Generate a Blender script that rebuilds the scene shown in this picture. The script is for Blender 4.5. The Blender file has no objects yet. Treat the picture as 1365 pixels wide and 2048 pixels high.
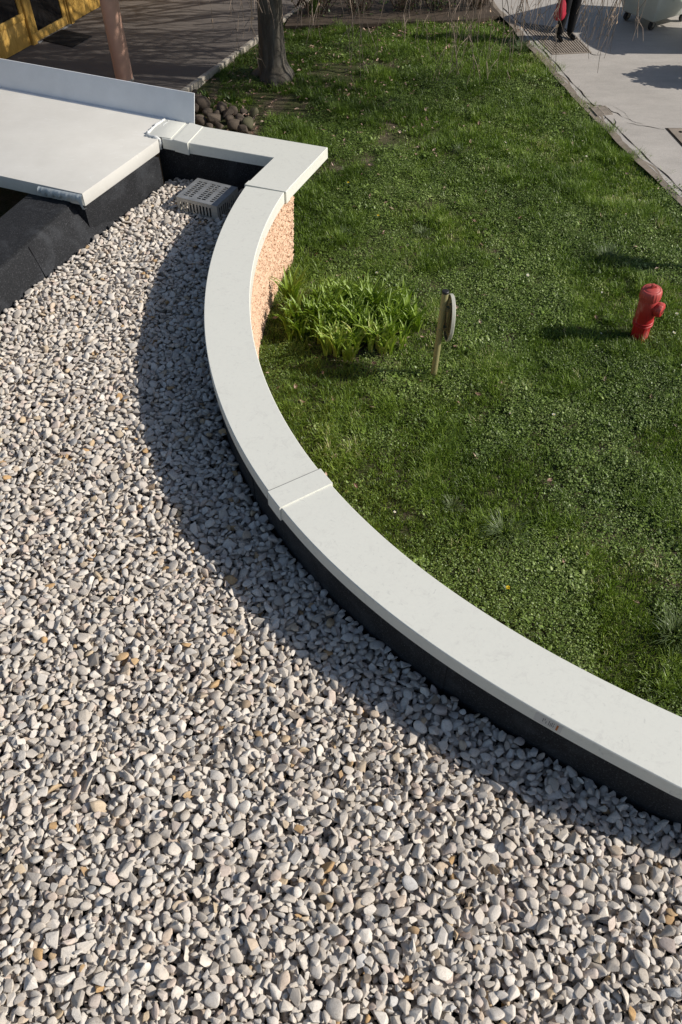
import bpy, bmesh, math, random
import numpy as np
from mathutils import Vector, Matrix, Euler, Quaternion

R = math.radians
rng = np.random.default_rng(7)
random.seed(11)
scene = bpy.context.scene
COL = scene.collection

# ------------------------------------------------------------------ camera
CAM_H, PITCH, FPX = 5.5, R(50), 1550.0
cam_d = bpy.data.cameras.new('camera')
cam = bpy.data.objects.new('camera', cam_d)
COL.objects.link(cam)
cam.location = (0, 0, CAM_H)
cam.rotation_euler = (R(90) - PITCH, 0, 0)
cam_d.sensor_fit = 'VERTICAL'
cam_d.sensor_height = 36.0
cam_d.lens = 36.0 * FPX / 2048.0
cam_d.clip_start = 0.05
cam_d.clip_end = 2000
scene.camera = cam

# ------------------------------------------------------------------ sky, sun, exposure
SUN_EL = R(33)
SDIR = Vector((0.996 * math.cos(SUN_EL), -0.088 * math.cos(SUN_EL), math.sin(SUN_EL))).normalized()
world = bpy.data.worlds.new('World')
scene.world = world
world.use_nodes = True
wn = world.node_tree
bg = wn.nodes['Background']
sky = wn.nodes.new('ShaderNodeTexSky')
sky.sky_type = 'NISHITA'
sky.sun_disc = False
sky.sun_elevation = SUN_EL
sky.sun_rotation = math.atan2(SDIR.x, SDIR.y)
wn.links.new(sky.outputs[0], bg.inputs[0])
bg.inputs[1].default_value = 0.08
sun_d = bpy.data.lights.new('sun', 'SUN')
sun_d.energy = 4.7
sun_d.angle = R(0.53)
sun_d.color = (1.0, 0.94, 0.85)
sun = bpy.data.objects.new('sun', sun_d)
COL.objects.link(sun)
sun.rotation_euler = SDIR.to_track_quat('Z', 'Y').to_euler()
sun.location = (20, -2, 20)
vs = scene.view_settings
vs.view_transform = 'Standard'
vs.look = 'None'
vs.exposure = 0.0
vs.gamma = 1.0
vs.use_curve_mapping = False
scene.cycles.max_bounces = 6
scene.cycles.transparent_max_bounces = 8


# ------------------------------------------------------------------ survey: pixel of the photo -> point on a level plane
def P(x, y, z=0.0):
    u = x - 682.5
    v = y - 1024
    d = v * math.cos(PITCH) + FPX * math.sin(PITCH)
    t = (CAM_H - z) / d
    return Vector((u * t, (FPX * math.cos(PITCH) - v * math.sin(PITCH)) * t, z))


def PY(x, y, Y):
    """point seen at pixel (x, y) at ground distance Y"""
    u = x - 682.5
    v = y - 1024
    d = v * math.cos(PITCH) + FPX * math.sin(PITCH)
    g = FPX * math.cos(PITCH) - v * math.sin(PITCH)
    t = Y / g
    return Vector((u * t, Y, CAM_H - d * t))


# ------------------------------------------------------------------ helpers
class MB:
    def __init__(s):
        s.v = []
        s.f = []
        s.m = []

    def add(s, vs, fs, mi=0):
        o = len(s.v)
        s.v.extend([tuple(p) for p in vs])
        s.f.extend([tuple(o + i for i in f) for f in fs])
        s.m.extend([mi] * len(fs))
        return s

    def box(s, c, size, M=None, mi=0, taper=1.0):
        hx, hy, hz = size[0] / 2, size[1] / 2, size[2] / 2
        pts = []
        for z in (-1, 1):
            k = taper if z < 0 else 1.0
            for (x, y) in ((-1, -1), (1, -1), (1, 1), (-1, 1)):
                p = Vector((c[0] + x * hx * k, c[1] + y * hy * k, c[2] + z * hz))
                pts.append(M @ p if M else p)
        s.add(pts, [(3, 2, 1, 0), (4, 5, 6, 7), (0, 1, 5, 4), (1, 2, 6, 5), (2, 3, 7, 6), (3, 0, 4, 7)], mi)
        return s

    def prism(s, poly, z0, z1, mi=0):
        n = len(poly)
        pts = [(p[0], p[1], z0) for p in poly] + [(p[0], p[1], z1) for p in poly]
        fs = [tuple(range(n - 1, -1, -1)), tuple(range(n, 2 * n))]
        fs += [(i, (i + 1) % n, n + (i + 1) % n, n + i) for i in range(n)]
        s.add(pts, fs, mi)
        return s

    def tube(s, path, radii, n=8, mi=0, caps=True, wob=None):
        path = [Vector(p) for p in path]
        if not hasattr(radii, '__len__'):
            radii = [radii] * len(path)
        rings = []
        up = Vector((0.13, 0.31, 0.94))
        for i, p in enumerate(path):
            a = path[max(0, i - 1)]
            b = path[min(len(path) - 1, i + 1)]
            t = (b - a).normalized()
            x = t.cross(up)
            if x.length < 0.1:
                x = t.cross(Vector((1, 0, 0)))
            x.normalize()
            y = t.cross(x)
            ring = []
            for k in range(n):
                an = 2 * math.pi * k / n
                r = radii[i] * (wob(i, an) if wob else 1.0)
                ring.append(p + (x * math.cos(an) + y * math.sin(an)) * r)
            rings.append(ring)
        pts = [q for r in rings for q in r]
        fs = []
        for i in range(len(path) - 1):
            for k in range(n):
                fs.append((i * n + k, i * n + (k + 1) % n, (i + 1) * n + (k + 1) % n, (i + 1) * n + k))
        if caps and n > 2:
            fs.append(tuple(range(n - 1, -1, -1)))
            fs.append(tuple((len(path) - 1) * n + k for k in range(n)))
        s.add(pts, fs, mi)
        return s

    def lathe(s, prof, n=24, M=None, mi=0, wob=None):
        """prof: list of (r, z)"""
        pts = []
        for (r, z) in prof:
            for k in range(n):
                a = 2 * math.pi * k / n
                rr = r * (wob(z, a) if wob else 1)
                p = Vector((rr * math.cos(a), rr * math.sin(a), z))
                pts.append(M @ p if M else p)
        fs = []
        for i in range(len(prof) - 1):
            for k in range(n):
                fs.append((i * n + k, i * n + (k + 1) % n, (i + 1) * n + (k + 1) % n, (i + 1) * n + k))
        fs.append(tuple(range(n - 1, -1, -1)))
        fs.append(tuple((len(prof) - 1) * n + k for k in range(n)))
        s.add(pts, fs, mi)
        return s

    def mesh(s, name, mats, smooth=False, sharp=None):
        me = bpy.data.meshes.new(name)
        me.from_pydata(s.v, [], s.f)
        for m in (mats if isinstance(mats, (list, tuple)) else [mats]):
            me.materials.append(m)
        if any(s.m):
            me.polygons.foreach_set('material_index', s.m)
        if smooth:
            me.polygons.foreach_set('use_smooth', [True] * len(me.polygons))
            if sharp:
                me.set_sharp_from_angle(angle=R(sharp))
        me.update()
        return me

    def build(s, name, mats, parent=None, smooth=False, sharp=None, bevel=0.0, loc=None, seg=2):
        me = s.mesh(name, mats, smooth, sharp)
        return link(name, me, parent, bevel, loc, seg)


def link(name, me, parent=None, bevel=0.0, loc=None, seg=2):
    if bevel:
        bm = bmesh.new()
        bm.from_mesh(me)
        es = [e for e in bm.edges if len(e.link_faces) == 2 and e.calc_face_angle(0) > R(30)]
        bmesh.ops.bevel(bm, geom=es, offset=bevel, segments=seg, affect='EDGES', profile=0.5, clamp_overlap=True)
        bm.to_mesh(me)
        bm.free()
        me.polygons.foreach_set('use_smooth', [True] * len(me.polygons))
        me.set_sharp_from_angle(angle=R(40))
    o = bpy.data.objects.new(name, me)
    COL.objects.link(o)
    if parent:
        o.parent = parent
    if loc is not None:
        o.location = loc
    return o


def tag(o, label=None, cat=None, group=None, kind=None):
    if label:
        o['label'] = label
    if cat:
        o['category'] = cat
    if group:
        o['group'] = group
    if kind:
        o['kind'] = kind
    return o


def empty(name, loc, label, cat, group=None, rot=(0, 0, 0)):
    o = bpy.data.objects.new(name, None)
    COL.objects.link(o)
    o.location = loc
    o.rotation_euler = rot
    o.empty_display_size = 0.1
    return tag(o, label, cat, group)


def copy_tree(o, parent=None):
    c = o.copy()
    COL.objects.link(c)
    if parent:
        c.parent = parent
    for ch in list(o.children):
        copy_tree(ch, c)
    return c


def vnoise(x, y, seed=0, cell=1.0):
    """smooth value noise on arrays, 0..1"""
    r = np.random.default_rng(1000 + seed)
    T = r.random((256, 256))
    x = np.asarray(x, float) / cell + 64
    y = np.asarray(y, float) / cell + 64
    xi = np.floor(x).astype(int)
    yi = np.floor(y).astype(int)
    fx = x - xi
    fy = y - yi
    fx = fx * fx * (3 - 2 * fx)
    fy = fy * fy * (3 - 2 * fy)
    g = lambda a, b: T[a % 256, b % 256]
    return (g(xi, yi) * (1 - fx) + g(xi + 1, yi) * fx) * (1 - fy) + (g(xi, yi + 1) * (1 - fx) + g(xi + 1, yi + 1) * fx) * fy


def fbm(x, y, seed=0, cell=1.0, octs=3):
    s = 0
    a = 1.0
    t = 0
    for k in range(octs):
        s = s + a * vnoise(x, y, seed + k * 13, cell / 2 ** k)
        t += a
        a *= 0.5
    return s / t


# ------------------------------------------------------------------ materials
class Mat:
    def __init__(s, name, rough=0.7, spec=0.5, metal=0.0):
        s.m = bpy.data.materials.new(name)
        s.m.use_nodes = True
        s.nt = s.m.node_tree
        s.b = s.nt.nodes['Principled BSDF']
        s.b.inputs['Roughness'].default_value = rough
        s.b.inputs['Specular IOR Level'].default_value = spec
        s.b.inputs['Metallic'].default_value = metal
        s.co = None

    def n(s, t, **kw):
        nd = s.nt.nodes.new(t)
        for k, v in kw.items():
            setattr(nd, k, v)
        return nd

    def l(s, a, b):
        s.nt.links.new(a, b)

    def coord(s, scale=(1, 1, 1), kind='Object'):
        if s.co is None:
            s.co = s.n('ShaderNodeTexCoord')
        mp = s.n('ShaderNodeMapping')
        mp.inputs['Scale'].default_value = scale
        s.l(s.co.outputs[kind], mp.inputs[0])
        return mp.outputs[0]

    def noise(s, scale, detail=4, rough=0.6, vec=None, dist=0.0):
        nd = s.n('ShaderNodeTexNoise')
        nd.inputs['Scale'].default_value = scale
        nd.inputs['Detail'].default_value = detail
        nd.inputs['Roughness'].default_value = rough
        nd.inputs['Distortion'].default_value = dist
        s.l(vec if vec is not None else s.coord(), nd.inputs['Vector'])
        return nd.outputs['Fac']

    def voro(s, scale, vec=None, feature='F1', out='Distance'):
        nd = s.n('ShaderNodeTexVoronoi', feature=feature)
        nd.inputs['Scale'].default_value = scale
        s.l(vec if vec is not None else s.coord(), nd.inputs['Vector'])
        return nd.outputs[out]

    def ramp(s, fac, stops, interp='LINEAR'):
        nd = s.n('ShaderNodeValToRGB')
        cr = nd.color_ramp
        cr.interpolation = interp
        while len(cr.elements) > 1:
            cr.elements.remove(cr.elements[-1])
        for i, (p, c) in enumerate(stops):
            e = cr.elements[0] if i == 0 else cr.elements.new(p)
            e.position = p
            e.color = (*c, 1) if len(c) == 3 else c
        s.l(fac, nd.inputs[0])
        return nd.outputs[0]

    def mix(s, fac, a, b, mode='MIX'):
        nd = s.n('ShaderNodeMix', data_type='RGBA', blend_type=mode)
        for sock, val in ((nd.inputs[0], fac), (nd.inputs[6], a), (nd.inputs[7], b)):
            if isinstance(val, (int, float)):
                sock.default_value = val
            elif isinstance(val, tuple):
                sock.default_value = (*val, 1)
            else:
                s.l(val, sock)
        return nd.outputs[2]

    def col(s, c):
        if isinstance(c, tuple):
            s.b.inputs['Base Color'].default_value = (*c, 1)
        else:
            s.l(c, s.b.inputs['Base Color'])
        return s

    def bump(s, h, strength=0.3, dist=0.01):
        nd = s.n('ShaderNodeBump')
        nd.inputs['Strength'].default_value = strength
        nd.inputs['Distance'].default_value = dist
        s.l(h, nd.inputs['Height'])
        s.l(nd.outputs[0], s.b.inputs['Normal'])
        return s

    def attr(s, name, kind='INSTANCER'):
        nd = s.n('ShaderNodeAttribute', attribute_type=kind, attribute_name=name)
        return nd.outputs['Fac']


def simple(name, c, rough=0.6, spec=0.5, metal=0.0, var=0.12, scale=8.0, bump=0.0):
    m = Mat(name, rough, spec, metal)
    f = m.noise(scale, 5, 0.65)
    lo = tuple(x * (1 - var) for x in c)
    hi = tuple(min(1, x * (1 + var)) for x in c)
    m.col(m.ramp(f, [(0.3, lo), (0.7, hi)]))
    if bump:
        m.bump(m.noise(scale * 12, 3), bump, 0.004)
    return m.m


def m_coping():
    m = Mat('coping_white_paint', 0.42, 0.4)
    a = m.noise(2.2, 6, 0.6)
    b = m.noise(30, 5, 0.72, dist=0.6)
    c = m.mix(0.75, m.ramp(a, [(0.3, (0.70, 0.70, 0.635)), (0.7, (0.755, 0.755, 0.69))]),
              m.ramp(b, [(0.30, (0.58, 0.58, 0.53)), (0.38, (0.725, 0.725, 0.665)), (0.6, (0.75, 0.75, 0.685))]), 'MIX')
    dirt = m.ramp(m.noise(9, 6, 0.8, dist=1.2), [(0.54, (0, 0, 0)), (0.70, (0.55, 0.55, 0.55))])
    c = m.mix(dirt, c, (0.58, 0.57, 0.53))
    spots = m.ramp(m.noise(17, 3, 0.6, dist=1.0), [(0.24, (0.6, 0.6, 0.6)), (0.33, (0, 0, 0))])
    c = m.mix(spots, c, (0.50, 0.50, 0.47))
    m.col(c)
    m.bump(m.noise(6, 4), 0.06, 0.006)
    return m.m


def m_slab():
    m = Mat('cover_offwhite_paint', 0.5, 0.35)
    a = m.noise(2.0, 5, 0.65)
    c = m.ramp(a, [(0.3, (0.60, 0.585, 0.545)), (0.7, (0.665, 0.65, 0.61))])
    sm = m.ramp(m.noise(4.5, 6, 0.75, vec=m.coord((0.6, 1.8, 1)), dist=1.5), [(0.58, (0, 0, 0)), (0.68, (0.6, 0.6, 0.6))])
    c = m.mix(sm, c, (0.74, 0.735, 0.71))
    sp = m.ramp(m.noise(26, 2, 0.5), [(0.20, (0.7, 0.7, 0.7)), (0.25, (0, 0, 0))])
    m.col(m.mix(sp, c, (0.40, 0.38, 0.34)))
    m.bump(m.noise(5, 4), 0.10, 0.01)
    return m.m


def m_felt():
    m = Mat('bitumen_felt', 0.85, 0.35)
    g = m.noise(75, 4, 0.85)
    w = m.noise(3.2, 5, 0.65, dist=0.4)
    base = m.ramp(g, [(0.38, (0.010, 0.011, 0.013)), (0.56, (0.016, 0.017, 0.020)), (0.70, (0.12, 0.125, 0.135))])
    chalk = m.ramp(w, [(0.50, (0, 0, 0)), (0.74, (0.45, 0.45, 0.45))])
    m.col(m.mix(chalk, base, (0.075, 0.08, 0.09)))
    m.bump(g, 0.5, 0.004)
    return m.m


def m_stone():
    m = Mat('ballast_stone', 0.8, 0.3)
    t = m.attr('tint')
    vec = m.coord((1, 1, 1))
    base = m.ramp(t, [(0.0, (0.495, 0.446, 0.388)), (0.20, (0.616, 0.554, 0.488)), (0.45, (0.694, 0.637, 0.568)), (0.64, (0.775, 0.719, 0.653)),
                      (0.76, (0.547, 0.512, 0.475)), (0.86, (0.656, 0.545, 0.475)), (0.925, (0.596, 0.482, 0.340)), (0.955, (0.547, 0.347, 0.163)),
                      (0.965, (0.297, 0.251, 0.208)), (0.985, (0.417, 0.425, 0.435)), (1.0, (0.854, 0.811, 0.759))])
    ln = m.noise(2.6, 6, 0.75, vec=vec, dist=0.9)
    c = m.mix(1.0, base, m.ramp(ln, [(0.30, (0.60, 0.57, 0.53)), (0.46, (0.95, 0.94, 0.92)), (0.6, (1.04, 1.04, 1.04)), (0.78, (1.22, 1.22, 1.2))]), 'MULTIPLY')
    m.col(c)
    m.bump(m.noise(4.5, 5, 0.75, vec=vec), 0.55, 0.006)
    return m.m


def m_grass(name, stops, tr=0.25, rough=0.45):
    m = Mat(name, rough, 0.45)
    t = m.attr('tint')
    c = m.ramp(t, stops)
    c = m.mix(1.0, c, m.ramp(m.noise(48, 2, 0.5), [(0.30, (0.50, 0.52, 0.50)), (0.50, (0.95, 0.95, 0.95)), (0.68, (2.0, 1.9, 2.1))]), 'MULTIPLY')
    m.col(c)
    tb = m.n('ShaderNodeBsdfTranslucent')
    m.l(m.mix(1.0, c, (0.9, 1.0, 0.45), 'MULTIPLY'), tb.inputs[0])
    mx = m.n('ShaderNodeMixShader')
    mx.inputs[0].default_value = tr
    m.l(m.b.outputs[0], mx.inputs[1])
    m.l(tb.outputs[0], mx.inputs[2])
    m.l(mx.outputs[0], m.nt.nodes['Material Output'].inputs[0])
    return m.m


def m_leaf(name, stops, tr=0.25, rough=0.4):
    m = Mat(name, rough, 0.45)
    oi = m.n('ShaderNodeObjectInfo')
    ns = m.noise(6, 3)
    md = m.n('ShaderNodeMath', operation='ADD')
    m.l(oi.outputs['Random'], md.inputs[0])
    m.l(ns, md.inputs[1])
    m2 = m.n('ShaderNodeMath', operation='MULTIPLY')
    m.l(md.outputs[0], m2.inputs[0])
    m2.inputs[1].default_value = 0.62
    c = m.ramp(m2.outputs[0], stops)
    m.col(c)
    tb = m.n('ShaderNodeBsdfTranslucent')
    m.l(m.mix(1.0, c, (0.9, 1.0, 0.45), 'MULTIPLY'), tb.inputs[0])
    mx = m.n('ShaderNodeMixShader')
    mx.inputs[0].default_value = tr
    m.l(m.b.outputs[0], mx.inputs[1])
    m.l(tb.outputs[0], mx.inputs[2])
    m.l(mx.outputs[0], m.nt.nodes['Material Output'].inputs[0])
    return m.m


def m_lawn_soil():
    m = Mat('lawn_soil', 0.95, 0.2)
    a = m.noise(1.1, 6, 0.65)
    b = m.noise(45, 5, 0.75)
    c1 = m.ramp(b, [(0.3, (0.035, 0.038, 0.014)), (0.5, (0.06, 0.07, 0.024)), (0.7, (0.11, 0.115, 0.05))])
    c2 = m.ramp(b, [(0.3, (0.07, 0.054, 0.038)), (0.5, (0.13, 0.10, 0.072)), (0.7, (0.24, 0.185, 0.14))])
    m.col(m.mix(m.ramp(a, [(0.48, (0, 0, 0)), (0.62, (1, 1, 1))]), c1, c2))
    m.bump(b, 0.6, 0.03)
    return m.m


def m_concrete(name, base, dark, scale=1.0):
    m = Mat(name, 0.88, 0.3)
    a = m.noise(0.7 * scale, 6, 0.65, dist=0.4)
    g = m.noise(70, 5, 0.8)
    st = m.noise(3.0, 6, 0.7, vec=m.coord((0.5, 1.6, 1)))
    c = m.mix(0.5, m.ramp(a, [(0.3, dark), (0.7, base)]), m.ramp(st, [(0.3, dark), (0.65, base)]))
    c = m.mix(0.55, c, m.ramp(g, [(0.32, (0.55, 0.55, 0.55)), (0.5, (1, 1, 1)), (0.72, (1.2, 1.2, 1.2))]), 'MULTIPLY')
    m.col(c)
    m.bump(g, 0.3, 0.006)
    return m.m


def m_wood(name, c1, c2):
    m = Mat(name, 0.5, 0.45)
    w = m.noise(5, 6, 0.7, vec=m.coord((9, 9, 0.7)), dist=0.8)
    k = m.noise(3, 4)
    c = m.ramp(w, [(0.3, c1), (0.6, c2), (0.8, tuple(min(1, x * 1.1) for x in c2))])
    m.col(m.mix(m.ramp(k, [(0.6, (0, 0, 0)), (0.8, (0.4, 0.4, 0.4))]), c, tuple(x * 0.6 for x in c1)))
    m.bump(w, 0.15, 0.004)
    return m.m


def m_roughcast():
    m = Mat('salmon_roughcast', 0.92, 0.2)
    a = m.voro(55)
    b = m.noise(26, 5, 0.75)
    c = m.ramp(b, [(0.3, (0.62, 0.40, 0.265)), (0.55, (0.77, 0.54, 0.385)), (0.75, (0.81, 0.59, 0.44))])
    m.col(c)
    m.bump(a, 0.8, 0.012)
    return m.m


def m_bark():
    m = Mat('grey_bark', 0.9, 0.25)
    a = m.noise(6, 6, 0.7, vec=m.coord((1, 1, 0.22)), dist=0.6)
    b = m.noise(60, 4, 0.7)
    c = m.ramp(a, [(0.3, (0.06, 0.05, 0.04)), (0.55, (0.12, 0.108, 0.09)), (0.75, (0.22, 0.205, 0.18))])
    m.col(m.mix(0.4, c, m.ramp(b, [(0.3, (0.5, 0.5, 0.5)), (0.7, (1.2, 1.2, 1.2))]), 'MULTIPLY'))
    m.bump(a, 0.5, 0.02)
    return m.m


def m_hydrant():
    m = Mat('weathered_red_paint', 0.5, 0.4)
    a = m.noise(7, 6, 0.7, vec=m.coord((1, 1, 0.6)))
    z = m.n('ShaderNodeSeparateXYZ')
    m.l(m.coord(), z.inputs[0])
    zr = m.n('ShaderNodeMapRange')
    zr.inputs[1].default_value = 0.35
    zr.inputs[2].default_value = 0.66
    m.l(z.outputs[2], zr.inputs[0])
    c = m.mix(zr.outputs[0], (0.42, 0.014, 0.018), (0.50, 0.085, 0.075))
    c = m.mix(m.ramp(a, [(0.52, (0, 0, 0)), (0.66, (0.65, 0.65, 0.65))]), c, (0.60, 0.25, 0.21))
    c = m.mix(m.ramp(m.noise(30, 4, 0.7), [(0.66, (0, 0, 0)), (0.70, (1, 1, 1))]), c, (0.16, 0.05, 0.04))
    m.col(c)
    m.bump(m.noise(40, 4), 0.15, 0.004)
    return m.m


def m_dumpster():
    m = Mat('grey_green_plastic', 0.55, 0.4)
    a = m.noise(3, 6, 0.7)
    m.col(m.ramp(a, [(0.3, (0.54, 0.58, 0.53)), (0.7, (0.62, 0.66, 0.61))]))
    m.bump(m.noise(90, 3), 0.08, 0.003)
    return m.m


def m_metal(name, c, rough, var=0.25):
    m = Mat(name, rough, 0.5, 0.85)
    a = m.noise(9, 6, 0.7, dist=0.5)
    m.col(m.ramp(a, [(0.3, tuple(x * (1 - var) for x in c)), (0.7, tuple(min(1, x * (1 + var)) for x in c))]))
    m.bump(m.noise(40, 4), 0.08, 0.003)
    return m.m


M = {}
M['coping'] = m_coping()
M['slab'] = m_slab()
M['flash'] = simple('pale_blue_grey_sheet', (0.78, 0.80, 0.83), 0.38, 0.5, var=0.05, scale=4)
M['felt'] = m_felt()
M['stone'] = m_stone()
M['grass'] = m_grass('grass_blade', [(0, (0.062, 0.108, 0.012)), (0.40, (0.145, 0.232, 0.028)), (0.75, (0.23, 0.33, 0.05)), (0.92, (0.36, 0.43, 0.13)), (1, (0.54, 0.50, 0.28))])
M['clover'] = m_grass('clover_leaf', [(0, (0.068, 0.112, 0.016)), (0.6, (0.155, 0.235, 0.040)), (1, (0.30, 0.38, 0.12))], 0.2, 0.45)
M['deadleaf'] = m_grass('dead_leaf', [(0, (0.16, 0.095, 0.06)), (0.5, (0.34, 0.22, 0.16)), (1, (0.52, 0.40, 0.30))], 0.1, 0.7)
M['daisy'] = simple('white_petal', (0.75, 0.75, 0.70), 0.6, 0.3, var=0.05)
M['lily'] = m_leaf('lily_leaf', [(0.1, (0.17, 0.27, 0.03)), (0.45, (0.28, 0.40, 0.05)), (0.75, (0.39, 0.50, 0.085)), (0.95, (0.50, 0.50, 0.17))], 0.3)
M['tuss'] = m_leaf('long_grass_blade', [(0.1, (0.08, 0.125, 0.04)), (0.5, (0.14, 0.19, 0.08)), (0.9, (0.26, 0.30, 0.17))], 0.25)
M['weed'] = m_leaf('weed_leaf', [(0.1, (0.05, 0.10, 0.018)), (0.9, (0.13, 0.19, 0.05))], 0.25)
M['yellow'] = simple('yellow_petal', (0.85, 0.62, 0.02), 0.6, 0.3, var=0.08)
M['soil'] = m_lawn_soil()
M['concrete'] = m_concrete('pavement_concrete', (0.52, 0.485, 0.445), (0.36, 0.335, 0.305))
M['asphalt'] = m_concrete('entrance_asphalt', (0.165, 0.145, 0.13), (0.12, 0.106, 0.096))
M['kerb'] = m_concrete('kerb_concrete', (0.50, 0.45, 0.38), (0.33, 0.30, 0.25), 3)
M['wood'] = m_wood('golden_varnished_wood', (0.50, 0.27, 0.05), (0.68, 0.43, 0.11))
M['glass'] = simple('dark_window_glass', (0.012, 0.012, 0.013), 0.06, 0.6, var=0.1)
M['render'] = m_roughcast()
M['bark'] = m_bark()
M['twig'] = simple('twig_bark', (0.25, 0.195, 0.155), 0.8, 0.3, var=0.3, scale=20)
M['hydrant'] = m_hydrant()
M['hyd_dark'] = simple('dark_slot', (0.02, 0.015, 0.015), 0.8)
M['hyd_white'] = simple('worn_white_label', (0.62, 0.55, 0.52), 0.7, var=0.2, scale=40)
M['post'] = simple('khaki_post_paint', (0.29, 0.27, 0.13), 0.45, 0.45, var=0.1, scale=12)
M['plate'] = simple('pale_plate', (0.50, 0.50, 0.43), 0.5, 0.4, var=0.12)
M['plateback'] = simple('olive_plate_back', (0.17, 0.16, 0.085), 0.6, 0.35, var=0.25, scale=10)
M['black'] = simple('black_plastic', (0.02, 0.02, 0.022), 0.5, 0.45)
M['rust'] = simple('rusty_bolt', (0.12, 0.06, 0.03), 0.8)
M['bin'] = m_dumpster()
M['castor'] = simple('castor_grey_steel', (0.22, 0.21, 0.19), 0.6, 0.4, 0.3)
M['galv'] = simple('galvanised_steel', (0.30, 0.31, 0.32), 0.42, 0.6, 0.35, var=0.22, scale=9)
M['galvlit'] = simple('galvanised_steel_lit_side', (0.52, 0.49, 0.43), 0.5, 0.5, 0.2, var=0.2, scale=9)  # same steel, paler and warmer: light on the guard's sides put into colour
M['iron'] = simple('worn_cast_iron', (0.34, 0.29, 0.24), 0.7, 0.4, 0.1, var=0.25, scale=9)
M['hole'] = simple('dark_pit', (0.006, 0.006, 0.006), 0.95, 0.1)
M['crack'] = simple('crack_dirt', (0.03, 0.025, 0.02), 0.95, 0.1, var=0.3)
M['sealant'] = simple('bluish_sealant', (0.50, 0.545, 0.56), 0.3, 0.5, var=0.14, scale=14, bump=0.25)
M['sealwhite'] = simple('white_sealant', (0.68, 0.69, 0.68), 0.3, 0.5, var=0.05, scale=14, bump=0.2)
M['column'] = simple('salmon_column_paint', (0.60, 0.37, 0.275), 0.5, 0.4, var=0.05)
M['mat'] = simple('dark_ribbed_mat', (0.035, 0.033, 0.032), 0.95, 0.1, var=0.2, scale=30, bump=0.4)
M['boulder'] = m_concrete('river_boulder', (0.13, 0.102, 0.078), (0.06, 0.048, 0.038), 9)
M['boulder2'] = m_concrete('mossy_boulder', (0.12, 0.115, 0.065), (0.075, 0.07, 0.045), 6)
M['cover'] = m_concrete('cover_infill_concrete', (0.43, 0.36, 0.29), (0.30, 0.25, 0.20), 8)
M['trouser'] = simple('black_trousers', (0.012, 0.012, 0.014), 0.9, 0.2, var=0.3, scale=14, bump=0.2)
M['coat'] = simple('dark_coat', (0.02, 0.021, 0.026), 0.85, 0.2, var=0.3, scale=10, bump=0.2)
M['shoe'] = simple('black_leather', (0.010, 0.010, 0.010), 0.35, 0.5)
M['skin'] = simple('skin', (0.48, 0.28, 0.20), 0.55, 0.4, var=0.06)
M['hair'] = simple('dark_hair', (0.03, 0.02, 0.014), 0.6, 0.3, var=0.3, scale=40)
M['bag'] = simple('red_bag_cloth', (0.42, 0.022, 0.045), 0.55, 0.4, var=0.25, scale=10, bump=0.3)
M['label'] = simple('clear_label', (0.62, 0.61, 0.58), 0.3, 0.5, var=0.03)
M['ink'] = simple('grey_ink', (0.17, 0.17, 0.17), 0.6)
M['orange'] = simple('orange_ink', (0.42, 0.16, 0.045), 0.6)
M['stem'] = simple('brown_stem', (0.13, 0.095, 0.07), 0.8, 0.25, var=0.35, scale=20)
M['canopy'] = simple('canopy_concrete', (0.45, 0.42, 0.38), 0.8)

# ------------------------------------------------------------------ lines of the place
CX, CY = 4.4184, 6.9618                       # centre of the curved parapet
PO = [0.09148, 0.34187, 0.28741, -0.03645, -0.05756, 5.34454]
PI_ = [0.25807, 0.72698, 0.45208, -0.11437, -0.10218, 5.79001]
ZC, ZG, ZD = 1.0, 0.45, 0.385                 # coping top, gravel, roof deck
FH = 0.13                                     # coping fascia


def arc(phi, ro=True, off=0.0):
    """outer (lawn side) or inner (gravel side) edge of the coping at angle phi (degrees)"""
    q = max(161.0, min(245.5, phi))
    r = float(np.polyval(PO if ro else PI_, (q - 220) / 50)) + off
    return Vector((CX + r * math.cos(R(phi)), CY + r * math.sin(R(phi)), 0))


JL, JR = P(491, 370, 1), P(571, 384.5, 1)
OC, IC = P(655.8, 295, 1), P(548, 315.4, 1)
FAR_R, NEAR_R = P(393, 250.8, 1), P(362, 283.6, 1)
A_ = Vector((0.927, -0.374, 0)).normalized()
B_ = Vector((0.374, 0.927, 0)).normalized()
CEN = P(332, 239.4, 1)
CEL = P(293.4, 270.5, 1)
CNE = P(323.7, 276.4, 1)
W_ = Vector((0.43, 0.903, 0)).normalized()      # line of the felt wall on the left of the gravel
WP = Vector((-2.32, 9.80, 0))
PHI_END = 292.0

# footprint of the building (for keeping grass out and for the roof deck)
foot = [arc(p) for p in np.linspace(161.9, PHI_END, 60)]
foot += [Vector((6.6, -3, 0)), Vector((-9, -3, 0)), Vector((-9, 13.0, 0)), Vector((-1.93, 10.40, 0)), Vector((-1.95, 9.3, 0)), Vector((-0.56, 8.72, 0))]
FOOT = np.array([(p.x, p.y) for p in foot])


def inside(poly, x, y):
    x = np.asarray(x, float)
    y = np.asarray(y, float)
    c = np.zeros(x.shape, bool)
    n = len(poly)
    j = n - 1
    for i in range(n):
        xi, yi = poly[i]
        xj, yj = poly[j]
        k = ((yi > y) != (yj > y)) & (x < (xj - xi) * (y - yi) / (yj - yi + 1e-12) + xi)
        c ^= k
        j = i
    return c


K0, K1 = P(375, 175), P(520, 70)
KD = (K1 - K0).normalized()
KN = Vector((KD.y, -KD.x, 0))                   # towards the lawn


def kerb_side(x, y):
    return (x - K0.x) * KN.x + (y - K0.y) * KN.y


EDGE = [(10.0, 4.85), (10.313, 4.774), (12.851, 4.165), (15.091, 3.748), (17.915, 3.222), (24, 2.0)]


def path_x(y):
    return np.interp(y, [-5] + [e[0] for e in EDGE], [4.774 + (10.313 + 5) * 0.235] + [e[1] for e in EDGE])


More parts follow.
